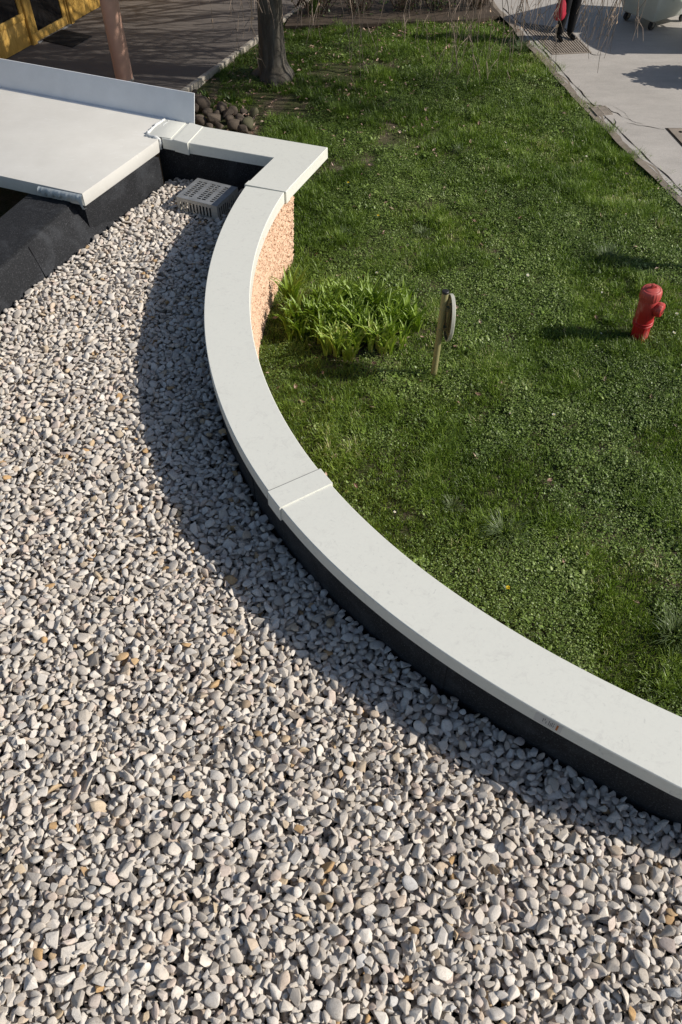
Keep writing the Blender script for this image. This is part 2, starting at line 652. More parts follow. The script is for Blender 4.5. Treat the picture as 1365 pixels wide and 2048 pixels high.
def hgt(x, y):
    return -0.05 * fbm(x, y, 5, 1.3, 3) - 0.055 * vnoise(x, y, 9, 0.33) - 0.005


# ------------------------------------------------------------------ ground
def make_ground():
    xs = np.concatenate([np.linspace(-150, -6, 12), np.arange(-5.8, 9.01, 0.12), np.linspace(10, 150, 12)])
    ys = np.concatenate([np.linspace(-100, 1, 8), np.arange(1.2, 20.01, 0.12), np.linspace(21, 160, 12)])
    X, Y = np.meshgrid(xs, ys)
    Z = hgt(X, Y)
    v = np.stack([X.ravel(), Y.ravel(), Z.ravel()], 1)
    nx, ny = len(xs), len(ys)
    f = [(j * nx + i, j * nx + i + 1, (j + 1) * nx + i + 1, (j + 1) * nx + i) for j in range(ny - 1) for i in range(nx - 1)]
    me = bpy.data.meshes.new('lawn')
    me.from_pydata(v.tolist(), [], f)
    me.materials.append(M['soil'])
    me.polygons.foreach_set('use_smooth', [True] * len(me.polygons))
    tag(link('lawn', me), kind='structure')


make_ground()

# entrance path, left
mb = MB()
far = 14.0
wl0, wl1 = P(33.7, 110.6), P(203, 15.4)
WD = (wl1 - wl0).normalized()
q0 = K0 - KD * 3.2
q1 = K0 + KD * far
q2 = wl0 + WD * (far + 1) - KN * 3.0
q3 = wl0 - WD * 5 - KN * 3.0
mb.prism([q0, q1, q2, q3], -0.10, 0.012)
path_l = tag(mb.build('entrance_path', M['asphalt']), kind='structure')
for i in range(14):
    a = K0 - KD * 2.4 + KD * (i * 1.0)
    k = MB()
    p0, p1 = a + KD * 0.006, a + KD * 0.994
    w = 0.085
    k.prism([p0, p0 + KN * w, p1 + KN * w, p1], -0.1, 0.035 + random.uniform(-0.006, 0.006))
    k.build('kerb_stone', M['kerb'], path_l, bevel=0.008)

# right hand pavement
mb = MB()
ey = np.arange(2.0, 30.0, 0.14)
ex = path_x(ey) + (fbm(ey, ey * 0, 3, 0.5, 3) - 0.5) * 0.07
top = [(float(x), float(y)) for x, y in zip(ex, ey)]
n = len(top)
pts = [(x, y, 0.018) for x, y in top] + [(60, y, 0.018) for x, y in top] + [(x, y, -0.1) for x, y in top]
fs = []
for i in range(n - 1):
    fs.append((i, n + i, n + i + 1, i + 1))
    fs.append((2 * n + i, i, i + 1, 2 * n + i + 1))
mb.add(pts, fs)
pav = tag(mb.build('pavement', M['concrete']), kind='structure')


def crack(pts, w, name='crack', z=0.022):
    mb = MB()
    vs = [P(x, y, z) for x, y in pts]
    # resample with wobble
    out = []
    for a, b in zip(vs[:-1], vs[1:]):
        k = max(1, int((b - a).length / 0.05))
        for i in range(k):
            out.append(a.lerp(b, i / k))
    out.append(vs[-1])
    L = []
    Rr = []
    for i, p in enumerate(out):
        t = (out[min(i + 1, len(out) - 1)] - out[max(0, i - 1)]).normalized()
        nn = Vector((-t.y, t.x, 0))
        p = p + nn * random.uniform(-0.008, 0.008)
        f = min(1.0, 0.25 + 1.5 * min(i, len(out) - 1 - i) / len(out))
        ww = 0.62 * w * f * random.uniform(0.5, 1.5) / 2
        L.append(p + nn * ww)
        Rr.append(p - nn * ww)
    m = len(out)
    mb.add(L + Rr, [(m + i, m + i + 1, i + 1, i) for i in range(m - 1)])
    return mb.build(name, M['crack'], pav)


Z3 = lambda x, y: (1120 + x / 5.571, 180 + y / 5.571)
crack([Z3(260, 140), Z3(390, 165), Z3(470, 172), Z3(520, 190), Z3(570, 235), Z3(640, 258), Z3(700, 300)], 0.05)
crack([Z3(700, 300), Z3(780, 330), Z3(850, 362), Z3(930, 378)], 0.018)
crack([Z3(745, 362), Z3(900, 395), Z3(1020, 410), Z3(1165, 440)], 0.028)
crack([Z3(605, 318), Z3(625, 345), Z3(615, 395), Z3(570, 440)], 0.03)
crack([Z3(500, 320), Z3(515, 292)], 0.03)
crack([(1085, 95), (1100, 118), (1106, 122)], 0.03)
crack([(1182, 108), (1190, 110), (1206, 110)], 0.02)
crack([(1138, 60), (1160, 80), (1182, 107), (1192, 110)], 0.06)
crack([Z3(540, 160), Z3(640, 200), Z3(730, 260), Z3(785, 330)], 0.008)

mb = MB()
for (x, y) in top[8:-1]:
    pass
ej = (fbm(ey, ey * 0, 71, 0.35, 3) - 0.5) * 0.16
L_ = [(x - 0.10, y, 0.006) for x, y in top]
R_ = [(x + 0.02 + float(e_), y, 0.0225) for (x, y), e_ in zip(top, ej)]
m_ = len(L_)
mb.add(L_ + R_, [(i, m_ + i, m_ + i + 1, i + 1) for i in range(m_ - 1)])
tag(mb.build('edge_dirt', m_concrete('edge_dirt_soil', (0.40, 0.34, 0.28), (0.20, 0.165, 0.125), 8)), kind='structure')
edge_line = [(x + 0.09 + 0.004 * math.sin(y * 7) + random.uniform(-.006, .006), y) for x, y in top if 8 < y < 18]
mb = MB()
mb.add([(x, y, 0.0235) for x, y in edge_line] + [(x + 0.016 + 0.010 * math.sin(11 * y), y, 0.0235) for x, y in edge_line],
       [(i, len(edge_line) + i, len(edge_line) + i + 1, i + 1) for i in range(len(edge_line) - 1)])
mb.build('crack', M['crack'], pav)

# ------------------------------------------------------------------ roof deck
mb = MB()
deck = [arc(p, False, -0.05) for p in np.linspace(161.9, PHI_END, 60)]
deck += [Vector((6.6, -3, 0)), Vector((-9, -3, 0)), WP - W_ * 8.5 - A_ * 0.02, WP - A_ * 0.02, CNE + B_ * 0.06, IC + A_ * 0.03 + B_ * 0.05]
mb.prism(deck, ZD - 0.05, ZD)
tag(mb.build('roof_deck', M['felt']), kind='structure')

# ------------------------------------------------------------------ parapet wall with coping
par = empty('parapet_wall', arc(200), 'curved roof parapet with white coping strips and salmon roughcast face', 'parapet')
par.location = (0, 0, 0)


def sweep(name, sections, mat, parent, closed_ends=True, smooth=True, sharp=35):
    """sections: list of rings (same count) of points"""
    mb = MB()
    n = len(sections[0])
    pts = [p for s in sections for p in s]
    fs = []
    for i in range(len(sections) - 1):
        for k in range(n):
            fs.append((i * n + k, (i + 1) * n + k, (i + 1) * n + (k + 1) % n, i * n + (k + 1) % n))
    if closed_ends:
        fs.append(tuple(range(n)))
        fs.append(tuple((len(sections) - 1) * n + k for k in range(n - 1, -1, -1)))
    mb.add(pts, fs)
    return mb.build(name, mat, parent, smooth=smooth, sharp=sharp)


def ring(o, i, zt=ZC, fh=FH, grow=0.0, lift=0.0):
    """coping section between outer edge o and inner edge i: folded sheet with rounded arrises"""
    d = (i - o)
    d.z = 0
    d.normalize()
    o = o - d * grow
    i = i + d * grow
    c = 0.006
    t = zt + lift
    b = zt - fh - (lift if lift else 0)
    V = lambda p, z: Vector((p.x, p.y, z))
    return [V(o, t - c), V(o + d * c, t), V(i - d * c, t), V(i, t - c), V(i, b), V(i - d * 0.02, b), V(i - d * 0.02, b + 0.05),
            V(o + d * 0.02, b + 0.05), V(o + d * 0.02, b), V(o, b)]


PH_J = 212.15          # angle of the joint cover in the middle of the curve
p_mid0, p_mid1 = PH_J - 0.95, PH_J + 0.95
sweep('coping_section', [ring(arc(p), arc(p, False)) for p in np.linspace(162.0, PH_J, 80)], M['coping'], par)
sweep('coping_section', [ring(arc(p), arc(p, False)) for p in np.linspace(PH_J + 0.06, PHI_END, 110)], M['coping'], par)
# joint cover (a sleeve a few millimetres proud)
sweep('joint_cover', [ring(arc(p), arc(p, False), grow=0.015, lift=0.012) for p in np.linspace(p_mid0 - 0.25, p_mid1 - 0.25, 6)], M['coping'], par)
m_shadow_gap = simple('grey_joint_shadow', (0.22, 0.22, 0.21), 0.7, 0.3, var=0.1)  # dark strip painted in as the shadow gap at the sleeve's upper edge
sweep('joint_shadow_line', [ring(arc(p), arc(p, False), grow=0.016, lift=0.0125) for p in (p_mid0 - 0.30, p_mid0 - 0.252)], m_shadow_gap, par)
# corner piece: from the joint to the corner, mitred, to the left end
dirc = (OC - JR).normalized()
c1 = [ring(JR, JL, grow=0.010, lift=0.008), ring(JR + dirc * 0.10, JL + dirc * 0.10, grow=0.010, lift=0.008)]
sweep('joint_cover', c1, M['coping'], par)
s0 = ring(JR + dirc * 0.05, JL + dirc * 0.05, lift=0.002)
s1 = ring(OC, IC, lift=0.002)
s2 = ring(FAR_R, NEAR_R, lift=0.002)
# fix mitre section: both legs share the corner ring
sweep('coping_section', [s0, s1, s2], M['coping'], par)
sweep('coping_section', [ring(FAR_R - A_ * 0.004, NEAR_R - A_ * 0.004), ring(P(345, 241, 1), CNE)], M['coping'], par)
mb = MB()
mb.prism([P(372, 247, 1), CEN - B_ * 0.005, CEL, CNE + B_ * 0.012, P(342, 278, 1)], ZC + 0.0015, ZC + 0.009)
mb.build('end_flap', M['coping'], par, bevel=0.002)
sl = [P(380, 247, 1), P(406, 254.5, 1), P(348, 280, 1), P(376, 287.4, 1)]
sweep('joint_cover', [ring(sl[1], sl[3], grow=0.012, lift=0.010), ring(sl[0], sl[2], grow=0.012, lift=0.010)], M['coping'], par)

# felt upstand on the gravel side
mb = MB()
ps = [arc(p, False, -0.03) for p in np.linspace(161.9, PHI_END, 90)]
qs = [arc(p, False, -0.12) for p in np.linspace(161.9, PHI_END, 90)]
chain = [CNE + B_ * 0.03 - A_ * 0.1, IC + B_ * 0.03 + A_ * 0.03] + ps
chain2 = [CNE + B_ * 0.12 - A_ * 0.1, IC + B_ * 0.12 + A_ * 0.10] + qs
n = len(chain)
pts = []
for c, z in ((chain, ZD - 0.05), (chain, ZC - FH + 0.02), (chain2, ZC - FH + 0.02), (chain2, ZD - 0.05)):
    pts += [(p.x, p.y, z) for p in c]
fs = []
for i in range(n - 1):
    fs.append((i, i + 1, n + i + 1, n + i))
    fs.append((n + i, n + i + 1, 2 * n + i + 1, 2 * n + i))
    fs.append((2 * n + i, 2 * n + i + 1, 3 * n + i + 1, 3 * n + i))
mb.add(pts, fs)
mb.build('felt_upstand', M['felt'], par)
# overlap seams of the felt strips
for ph in (178.5, 206, 229, 252):
    s = MB()
    a, b = arc(ph, False, -0.024), arc(ph + 0.9, False, -0.024)
    a2, b2 = arc(ph, False, -0.031), arc(ph + 0.9, False, -0.031)
    s.add([(a.x, a.y, ZD), (b.x, b.y, ZD), (b.x, b.y, ZC - FH), (a.x, a.y, ZC - FH), (a2.x, a2.y, ZD), (b2.x, b2.y, ZD), (b2.x, b2.y, ZC - FH), (a2.x, a2.y, ZC - FH)],
          [(0, 1, 2, 3), (4, 0, 3, 7), (1, 5, 6, 2)])
    s.build('felt_seam', M['felt'], par)

# roughcast outer face: real lumps
def roughcast():
    ph = np.arange(158.4, 292, 0.13)
    zz = np.arange(-0.12, ZC - 0.02, 0.0125)
    PHI, ZZ = np.meshgrid(ph, zz)
    r = np.array([float(np.polyval(PO, (max(161.0, min(245.5, p)) - 220) / 50)) for p in ph])[None, :] + 0.012
    g = rng.normal(0, 1, PHI.shape)
    g = (g + np.roll(g, 1, 0) + np.roll(g, 1, 1) + np.roll(g, (1, 1), (0, 1))) / 4
    g2 = rng.random(PHI.shape)
    pits = np.where(g2 > 0.88, 0.026, 0)
    ks = fbm(PHI * 0.09, ZZ, 31, 0.12, 2)
    rr = r + 0.009 * g + pits - 0.015 * (ks - 0.5)
    end = 160.2 - 1.9 * np.clip(ZZ, 0, 1)
    PH2 = np.maximum(PHI, end + 0.25 * rng.normal(0, 1, PHI.shape) * (PHI < end + 0.8))
    X = CX + rr * np.cos(np.radians(PH2))
    Y = CY + rr * np.sin(np.radians(PH2))
    v = np.stack([X.ravel(), Y.ravel(), ZZ.ravel()], 1)
    nx, ny = len(ph), len(zz)
    idx = np.arange(nx * ny).reshape(ny, nx)
    q = np.stack([idx[:-1, 1:], idx[:-1, :-1], idx[1:, :-1], idx[1:, 1:]], -1).reshape(-1, 4)
    f = [tuple(int(i) for i in a) for a in q]
    me = bpy.data.meshes.new('roughcast_face')
    me.from_pydata(v.tolist(), [], f)
    me.materials.append(M['render'])
    link('roughcast_face', me, par)
    # end return and core behind the face
    e0 = Vector((float(X[0, 0]), float(Y[0, 0]), 0))
    mb = MB()
    core = [arc(p, True, 0.05) for p in np.linspace(161.0, PHI_END, 50)]
    core2 = [arc(p, False, -0.13) for p in np.linspace(PHI_END, 161.0, 50)]
    mb.prism(core + core2, -0.12, ZC - 0.09)
    mb.build('wall_core', M['render'], par)


roughcast()

# small printed label on the inner fascia of the coping
lb_a, lb_b = 236.35, 238.15


def fas(t, z, off):
    p = arc(lb_a + (lb_b - lb_a) * t, False, off)
    return (p.x, p.y, ZC - FH + z)


mb = MB()
mb.add([fas(0, .012, .0015), fas(1, .012, .0015), fas(1, .118, .0015), fas(0, .118, .0015)], [(0, 3, 2, 1)])
lab = mb.build('label', M['label'], par)
mb = MB()
for (t, z0, z1) in ((0.30, .05, .095), (0.36, .075, .10), (0.42, .045, .075), (0.52, .04, .10), (0.58, .04, .085), (0.63, .045, .10), (0.69, .045, .075), (0.69, .085, .10)):
    mb.add([fas(t, z0, .003), fas(t + .025, z0, .003), fas(t + .025, z1, .003), fas(t, z1, .003)], [(0, 3, 2, 1)])
mb.build('print_lines', M['ink'], lab)
mb = MB()
mb.add([fas(.80, .035, .003), fas(.87, .035, .003), fas(.87, .10, .003), fas(.80, .10, .003)], [(0, 3, 2, 1)])
mb.build('print_mark', M['orange'], lab)

# ------------------------------------------------------------------ wide white cover on the left with its felt kerb
cov = empty('roof_cover', (0, 0, 0), 'wide off white roof cover sheet with sealed edges left of the parapet', 'roof cover')
SN, SF, SFL, SL_, SBL, SBR = P(315.7, 280.2, 1), P(164.8, 387.2, 1), P(76.9, 369.6, 1), P(33.5, 359.3, 1), P(33.5, 180.6, 1), P(323, 239, 1)
ext = (SL_ - SFL).normalized()
SL2 = SL_ - A_ * 3.0
SB2 = SBL - A_ * 3.0
poly = [SN, SBR, SB2, SL2, SF]
poly = [Vector((p.x, p.y, 0)) for p in poly]
mb = MB()
mb.prism(list(reversed(poly)), ZC - 0.155, ZC - 0.001)
mb.build('cover_panel', M['slab'], cov, bevel=0.005)
# bedding / sealant along the front edge and at the junction with the coping
def blob_strip(path, w, h, mat, name, parent, seed):
    rr = random.Random(seed)
    mb = MB()
    rad = []
    pp = []
    for i, (a, b) in enumerate(zip(path[:-1], path[1:])):
        k = max(2, int((b - a).length / 0.025))
        for j in range(k):
            pp.append(a.lerp(b, j / k) + Vector((rr.uniform(-1, 1), rr.uniform(-1, 1), rr.uniform(-1, 1))) * 0.006)
            rad.append(w * rr.uniform(0.65, 1.3))
    mb.tube(pp, rad, 10)
    return mb.build(name, mat, parent, smooth=True)


dz = lambda p, z: Vector((p.x, p.y, z))
fr0 = SF.lerp(SFL, 0.0)
mb = MB()
k = 40
for i in range(k + 1):
    t = i / k
    p = SF.lerp(SFL, t) - B_ * 0.006
    dep = 0.055 + 0.035 * math.sin(i * 0.9) * random.random() + 0.02 * random.random() + (0.07 if t < 0.06 else 0)
    mb.v += [tuple(dz(p, ZC - 0.012)), tuple(dz(p - B_ * (0.022 + 0.01 * random.random()), ZC - 0.03)), tuple(dz(p - B_ * (0.02 + 0.02 * random.random()), ZC - 0.02 - dep)), tuple(dz(p + B_ * 0.02, ZC - 0.05 - dep))]
for i in range(k):
    for j in range(3):
        mb.f.append((i * 4 + j, i * 4 + j + 1, (i + 1) * 4 + j + 1, (i + 1) * 4 + j))
        mb.m.append(0)
mb.build('front_sealant', M['sealant'], cov, smooth=True)
blob_strip([dz(CEN, ZC + 0.004) - A_ * 0.01, dz(CEN.lerp(CEL, 0.5), ZC + 0.006) - A_ * 0.03, dz(CEL, ZC + 0.004)], 0.019, 0, M['sealwhite'], 'joint_sealant', cov, 3)
blob_strip([dz(CEL, ZC + 0.002), dz(CEL.lerp(CNE, 0.6), ZC + 0.002) - B_ * 0.02, dz(CNE, ZC - 0.01) - B_ * 0.01 - A_ * 0.03, dz(CNE, ZC - 0.16) - B_ * 0.01 - A_ * 0.03], 0.022, 0, M['sealwhite'], 'joint_sealant', cov, 4)
blob_strip([dz(CEN, ZC + 0.0) + A_ * 0.06 - B_ * 0.03, dz(CEN.lerp(CEL, 0.45), ZC + 0.001) + A_ * 0.06], 0.012, 0, M['sealwhite'], 'joint_sealant', cov, 5)
# felt wall under the cover, right face towards the gravel
mb = MB()
wt = SN + (SF - SN).normalized() * -0.02
n_ = Vector((W_.y, -W_.x, 0))
r0 = WP
r1 = WP - W_ * 8.6
mb.prism([r0, r0 - n_ * 0.25, SF - n_ * 0.25 - W_ * 0.0, SF - n_ * 0.02], 0.2, ZC - 0.157)
mb.build('felt_wall', M['felt'], cov)

kerb = empty('felt_kerb', (0, 0, 0), 'low kerb wrapped in dark bitumen felt running out under the white cover', 'roof kerb')
mb = MB()
rid0, rid1 = dz(P(155, 397, .85), .85), dz(P(33, 507, .85), .85)
rd = (rid1 - rid0).normalized()
t0 = rid0 - rd * 0.5
t1 = rid1 + rd * 6.0
nn = Vector((rd.y, -rd.x, 0))
if nn.x > 0:
    nn = -nn
wk = 0.62
N = 60
prev = None
for i in range(N + 1):
    p = t0.lerp(t1, i / N)
    w1 = random.uniform(-0.006, 0.006)
    f0 = WP + W_ * ((p - WP).dot(W_))
    rp = [(f0.x, f0.y, ZD - 0.05), (f0.x * .5 + p.x * .5 + w1, f0.y * .5 + p.y * .5, 0.62 + w1), (p.x + 0.012, p.y, p.z - 0.045 + w1), (p.x, p.y, p.z - 0.010 + w1), (p.x - 0.03, p.y, p.z + w1),
          (p.x + nn.x * wk * .5, p.y + nn.y * wk * .5, p.z + w1 * 2), (p.x + nn.x * wk, p.y + nn.y * wk, p.z - 0.01), (p.x + nn.x * wk, p.y + nn.y * wk, ZD - 0.05)]
    mb.v += rp
    if i:
        for j in range(7):
            a = (i - 1) * 8 + j
            mb.f.append((a, a + 1, a + 9, a + 8))
            mb.m.append(0)
mb.build('felt_wrap', M['felt'], kerb, smooth=True, sharp=50)
# lap strips lying over the ridge and down the face
s = MB()
def facept(tt, h):
    p = t0.lerp(t1, tt)
    f0 = WP + W_ * ((p - WP).dot(W_))
    b = Vector((f0.x, f0.y, ZD))
    c = Vector((p.x + 0.012, p.y, p.z - 0.03))
    o = b.lerp(c, h)
    return o + Vector((0.008, -0.004, 0.003))
tt0 = 0.5 / 7.1 + 0.8 / 7.1
strip = [(facept(tt0, h), facept(tt0 + 0.018, h)) for h in (0, .25, .5, .75, 1.0)]
for a, b in strip:
    s.v += [tuple(a), tuple(b)]
for i in range(4):
    s.f.append((i * 2, i * 2 + 1, i * 2 + 3, i * 2 + 2))
    s.m.append(0)
s.build('felt_lap', M['felt'], kerb)
s = MB()
for i in range(31):
    p = t0.lerp(t1, 0.075 + i * 0.02)
    s.v += [(p.x - 0.02, p.y, p.z + 0.008), (p.x + nn.x * (0.13 + random.uniform(-.01, .01)), p.y + nn.y * 0.13, p.z + 0.010)]
for i in range(30):
    s.f.append((i * 2, i * 2 + 1, i * 2 + 3, i * 2 + 2))
    s.m.append(0)
s.build('felt_lap', M['felt'], kerb)
# white fascia of the cover's far left edge and roof floor beyond the kerb
# upright flashing sheet behind the cover
fl = empty('flashing_panel', (0, 0, 0), 'bluish grey upright flashing sheet standing along the back of the white cover', 'flashing')
b0 = P(33.5, 180, 1) - A_ * 3
b1 = P(389, 248, 1)
v0 = PY(383, 186.4, b1.y + 0.10)
hh = v0.z - 1.0
v1 = PY(33.5, 117, P(33.5, 180, 1).y + 0.10)
lean = B_ * 0.10
mb = MB()
tl = Vector((b0.x, b0.y, 1.0 + hh)) + lean
tr = Vector((b1.x, b1.y, 1.0 + hh)) + lean
nb = B_ * 0.012
bl = Vector((b0.x, b0.y, ZC - 0.25))
br = Vector((b1.x, b1.y, ZC - 0.25))
br1 = Vector((b1.x, b1.y, ZC))
bl1 = Vector((b0.x, b0.y, ZC))
mb.add([bl, br, br1, bl1, tr, tl, bl + nb, br + nb, br1 + nb, bl1 + nb, tr + nb, tl + nb],
       [(0, 1, 2, 3), (3, 2, 4, 5), (7, 6, 9, 8), (8, 9, 11, 10), (5, 4, 10, 11), (1, 7, 8, 2), (2, 8, 10, 4), (0, 3, 9, 6), (3, 5, 11, 9)])
mb.build('sheet', M['flash'], fl)
mb = MB()
u0 = bl1 - B_ * 0.05
u1 = br1 - B_ * 0.05 - A_ * 0.28
mb.add([dz(u0, ZC + 0.004), dz(u1, ZC + 0.004), dz(br1 - A_ * 0.28, ZC + 0.004) - B_ * 0.003, dz(bl1, ZC + 0.004) - B_ * 0.003,
        dz(u0, ZC - 0.02), dz(u1, ZC - 0.02)], [(0, 1, 2, 3), (4, 5, 1, 0)])
mb.build('bottom_fold', M['flash'], fl)
# wall that carries the flashing and the far coping (behind, towards the boulders)
bw = empty('back_wall', (0, 0, 0), 'low roughcast wall under the far coping beside the boulders', 'wall')
mb = MB()
w0 = b1 - A_ * 8 + B_ * 0.03
w1 = CEN + A_ * 0.25 - B_ * 0.10
mb.prism([w1 - B_ * 0.28, w1, w0, w0 - B_ * 0.28], -0.12, ZC - 0.2)
mb.build('wall_face', M['render'], bw)
bw.parent = None

# ------------------------------------------------------------------ drain guard: folded sheet with real slots
dg = empty('drain_guard', P(420, 420, ZG), 'slotted galvanised box guard over the roof drain in the parapet corner', 'drain guard')
dg.location = (0, 0, 0)
gA, gB, gD, gC = P(352, 393, .66), P(434, 413, .66), P(402, 359, .66), P(480, 376, .66)
ex_ = (gB - gA)
ey_ = (gD - gA)
wx, wy = ex_.length, ey_.length
ux = ex_.normalized()
uy = Vector((-ux.y, ux.x, 0))
wy = 0.52


def slotted(name, o, u, v, lu, lv, slots, mat, parent):
    """sheet in the plane (u, v) with rectangular slots cut out"""
    us = sorted(set([0, lu] + [round(s[0], 4) for s in slots] + [round(s[1], 4) for s in slots]))
    vs_ = sorted(set([0, lv] + [round(s[2], 4) for s in slots] + [round(s[3], 4) for s in slots]))
    mb = MB()
    nu, nv = len(us), len(vs_)
    th = u.cross(v).normalized() * 0.004
    for lay in (0, 1):
        for b in vs_:
            for a in us:
                mb.v.append(tuple(o + u * a + v * b - th * lay))
    def hole(i, j):
        if i < 0 or j < 0 or i >= nu - 1 or j >= nv - 1:
            return True
        a, b = (us[i] + us[i + 1]) / 2, (vs_[j] + vs_[j + 1]) / 2
        return any(s[0] < a < s[1] and s[2] < b < s[3] for s in slots)
    K = nu * nv
    for j in range(nv - 1):
        for i in range(nu - 1):
            if hole(i, j):
                continue
            q = (j * nu + i, j * nu + i + 1, (j + 1) * nu + i + 1, (j + 1) * nu + i)
            mb.f.append(q)
            mb.f.append(tuple(K + x for x in reversed(q)))
            for (di, dj, e) in ((-1, 0, (q[3], q[0])), (1, 0, (q[1], q[2])), (0, -1, (q[0], q[1])), (0, 1, (q[2], q[3]))):
                if hole(i + di, j + dj):
                    mb.f.append((e[1], e[0], K + e[0], K + e[1]))
    mb.m = [0] * len(mb.f)
    return mb.build(name, mat, parent)


tz = 0.66
slots = []
for row, (a0, a1) in enumerate(((0.10, 0.20), (0.22, 0.32), (0.43, 0.53), (0.55, 0.65), (0.75, 0.84))):
    for k in range(9):
        y0 = 0.07 + k * 0.045
        slots.append((a0 * wx, a1 * wx, y0, y0 + 0.025))
slotted('top_sheet', gA, ux, uy, wx, wy, slots, M['galv'], dg)
sd = [(0.045 + k * 0.047, 0.045 + k * 0.047 + 0.024, 0.035, 0.155) for k in range(int((wx - 0.08) / 0.047))]
slotted('front_sheet', gA - Vector((0, 0, 0.20)), ux, Vector((0, 0, 1)), wx, 0.199, sd, M['galvlit'], dg)
sd2 = [(0.045 + k * 0.047, 0.045 + k * 0.047 + 0.024, 0.035, 0.155) for k in range(int((wy - 0.08) / 0.047))]
slotted('side_sheet', gA + ux * wx - Vector((0, 0, 0.20)), uy, Vector((0, 0, 1)), wy, 0.199, sd2, M['galvlit'], dg)
slotted('side_sheet', gA + uy * wy - Vector((0, 0, 0.20)), -uy, Vector((0, 0, 1)), wy, 0.199, sd2, M['galvlit'], dg)
slotted('back_sheet', gA + uy * wy + ux * wx - Vector((0, 0, 0.20)), -ux, Vector((0, 0, 1)), wx, 0.199, sd, M['galvlit'], dg)
mb = MB()
fo = dz(gA, ZD + 0.006) - ux * 0.25 - uy * 0.02
mb.prism([fo, fo + ux * (wx + 0.27), fo + ux * (wx + 0.27) + uy * 0.5, fo + uy * 0.5], ZD + 0.002, ZD + 0.010)
mb.build('base_flange', M['felt'], dg)
DG = [gA - ux * 0.02 - uy * 0.02, gA + ux * (wx + 0.02) - uy * 0.02, gA + ux * (wx + 0.02) + uy * (wy + 0.02), gA + uy * (wy + 0.02) - ux * 0.02]
DGP = np.array([(p.x, p.y) for p in DG])


# ------------------------------------------------------------------ geometry-node scatter for uncountable stuff
def scatter(name, pts, rot, scl, idx, tint, protos, kind='stuff'):
    """pts (n,3) rot (n,3) scl (n,3) idx (n) tint (n); protos: list of meshes"""
    pc = bpy.data.collections.new(name + '_shapes')
    for i, me in enumerate(protos):
        o = bpy.data.objects.new('%s_shape_%03d' % (name, i), me)
        pc.objects.link(o)
    me = bpy.data.meshes.new(name)
    me.from_pydata(pts.tolist(), [], [])
    for an, ty, arr, key in (('rot', 'FLOAT_VECTOR', rot, 'vector'), ('scl', 'FLOAT_VECTOR', scl, 'vector'), ('idx', 'INT', idx, 'value'), ('tint', 'FLOAT', tint, 'value')):
        a = me.attributes.new(an, ty, 'POINT')
        a.data.foreach_set(key, np.ascontiguousarray(arr).ravel())
    o = bpy.data.objects.new(name, me)
    COL.objects.link(o)
    o['kind'] = kind
    ng = bpy.data.node_groups.new(name + '_scatter', 'GeometryNodeTree')
    ng.interface.new_socket('Geometry', in_out='INPUT', socket_type='NodeSocketGeometry')
    ng.interface.new_socket('Geometry', in_out='OUTPUT', socket_type='NodeSocketGeometry')
    gi = ng.nodes.new('NodeGroupInput')
    go = ng.nodes.new('NodeGroupOutput')
    ci = ng.nodes.new('GeometryNodeCollectionInfo')
    ci.inputs['Collection'].default_value = pc
    ci.inputs['Separate Children'].default_value = True
    ci.inputs['Reset Children'].default_value = True
    ip = ng.nodes.new('GeometryNodeInstanceOnPoints')
    ip.inputs['Pick Instance'].default_value = True

    def na(nm, ty):
        nd = ng.nodes.new('GeometryNodeInputNamedAttribute')
        nd.data_type = ty
        nd.inputs[0].default_value = nm
        return nd.outputs[0]
    e2r = ng.nodes.new('FunctionNodeEulerToRotation')
    ng.links.new(na('rot', 'FLOAT_VECTOR'), e2r.inputs[0])
    ng.links.new(gi.outputs[0], ip.inputs['Points'])
    ng.links.new(ci.outputs[0], ip.inputs['Instance'])
    ng.links.new(na('idx', 'INT'), ip.inputs['Instance Index'])
    ng.links.new(e2r.outputs[0], ip.inputs['Rotation'])
    ng.links.new(na('scl', 'FLOAT_VECTOR'), ip.inputs['Scale'])
    ng.links.new(ip.outputs[0], go.inputs[0])
    md = o.modifiers.new('scatter', 'NODES')
    md.node_group = ng
    return o


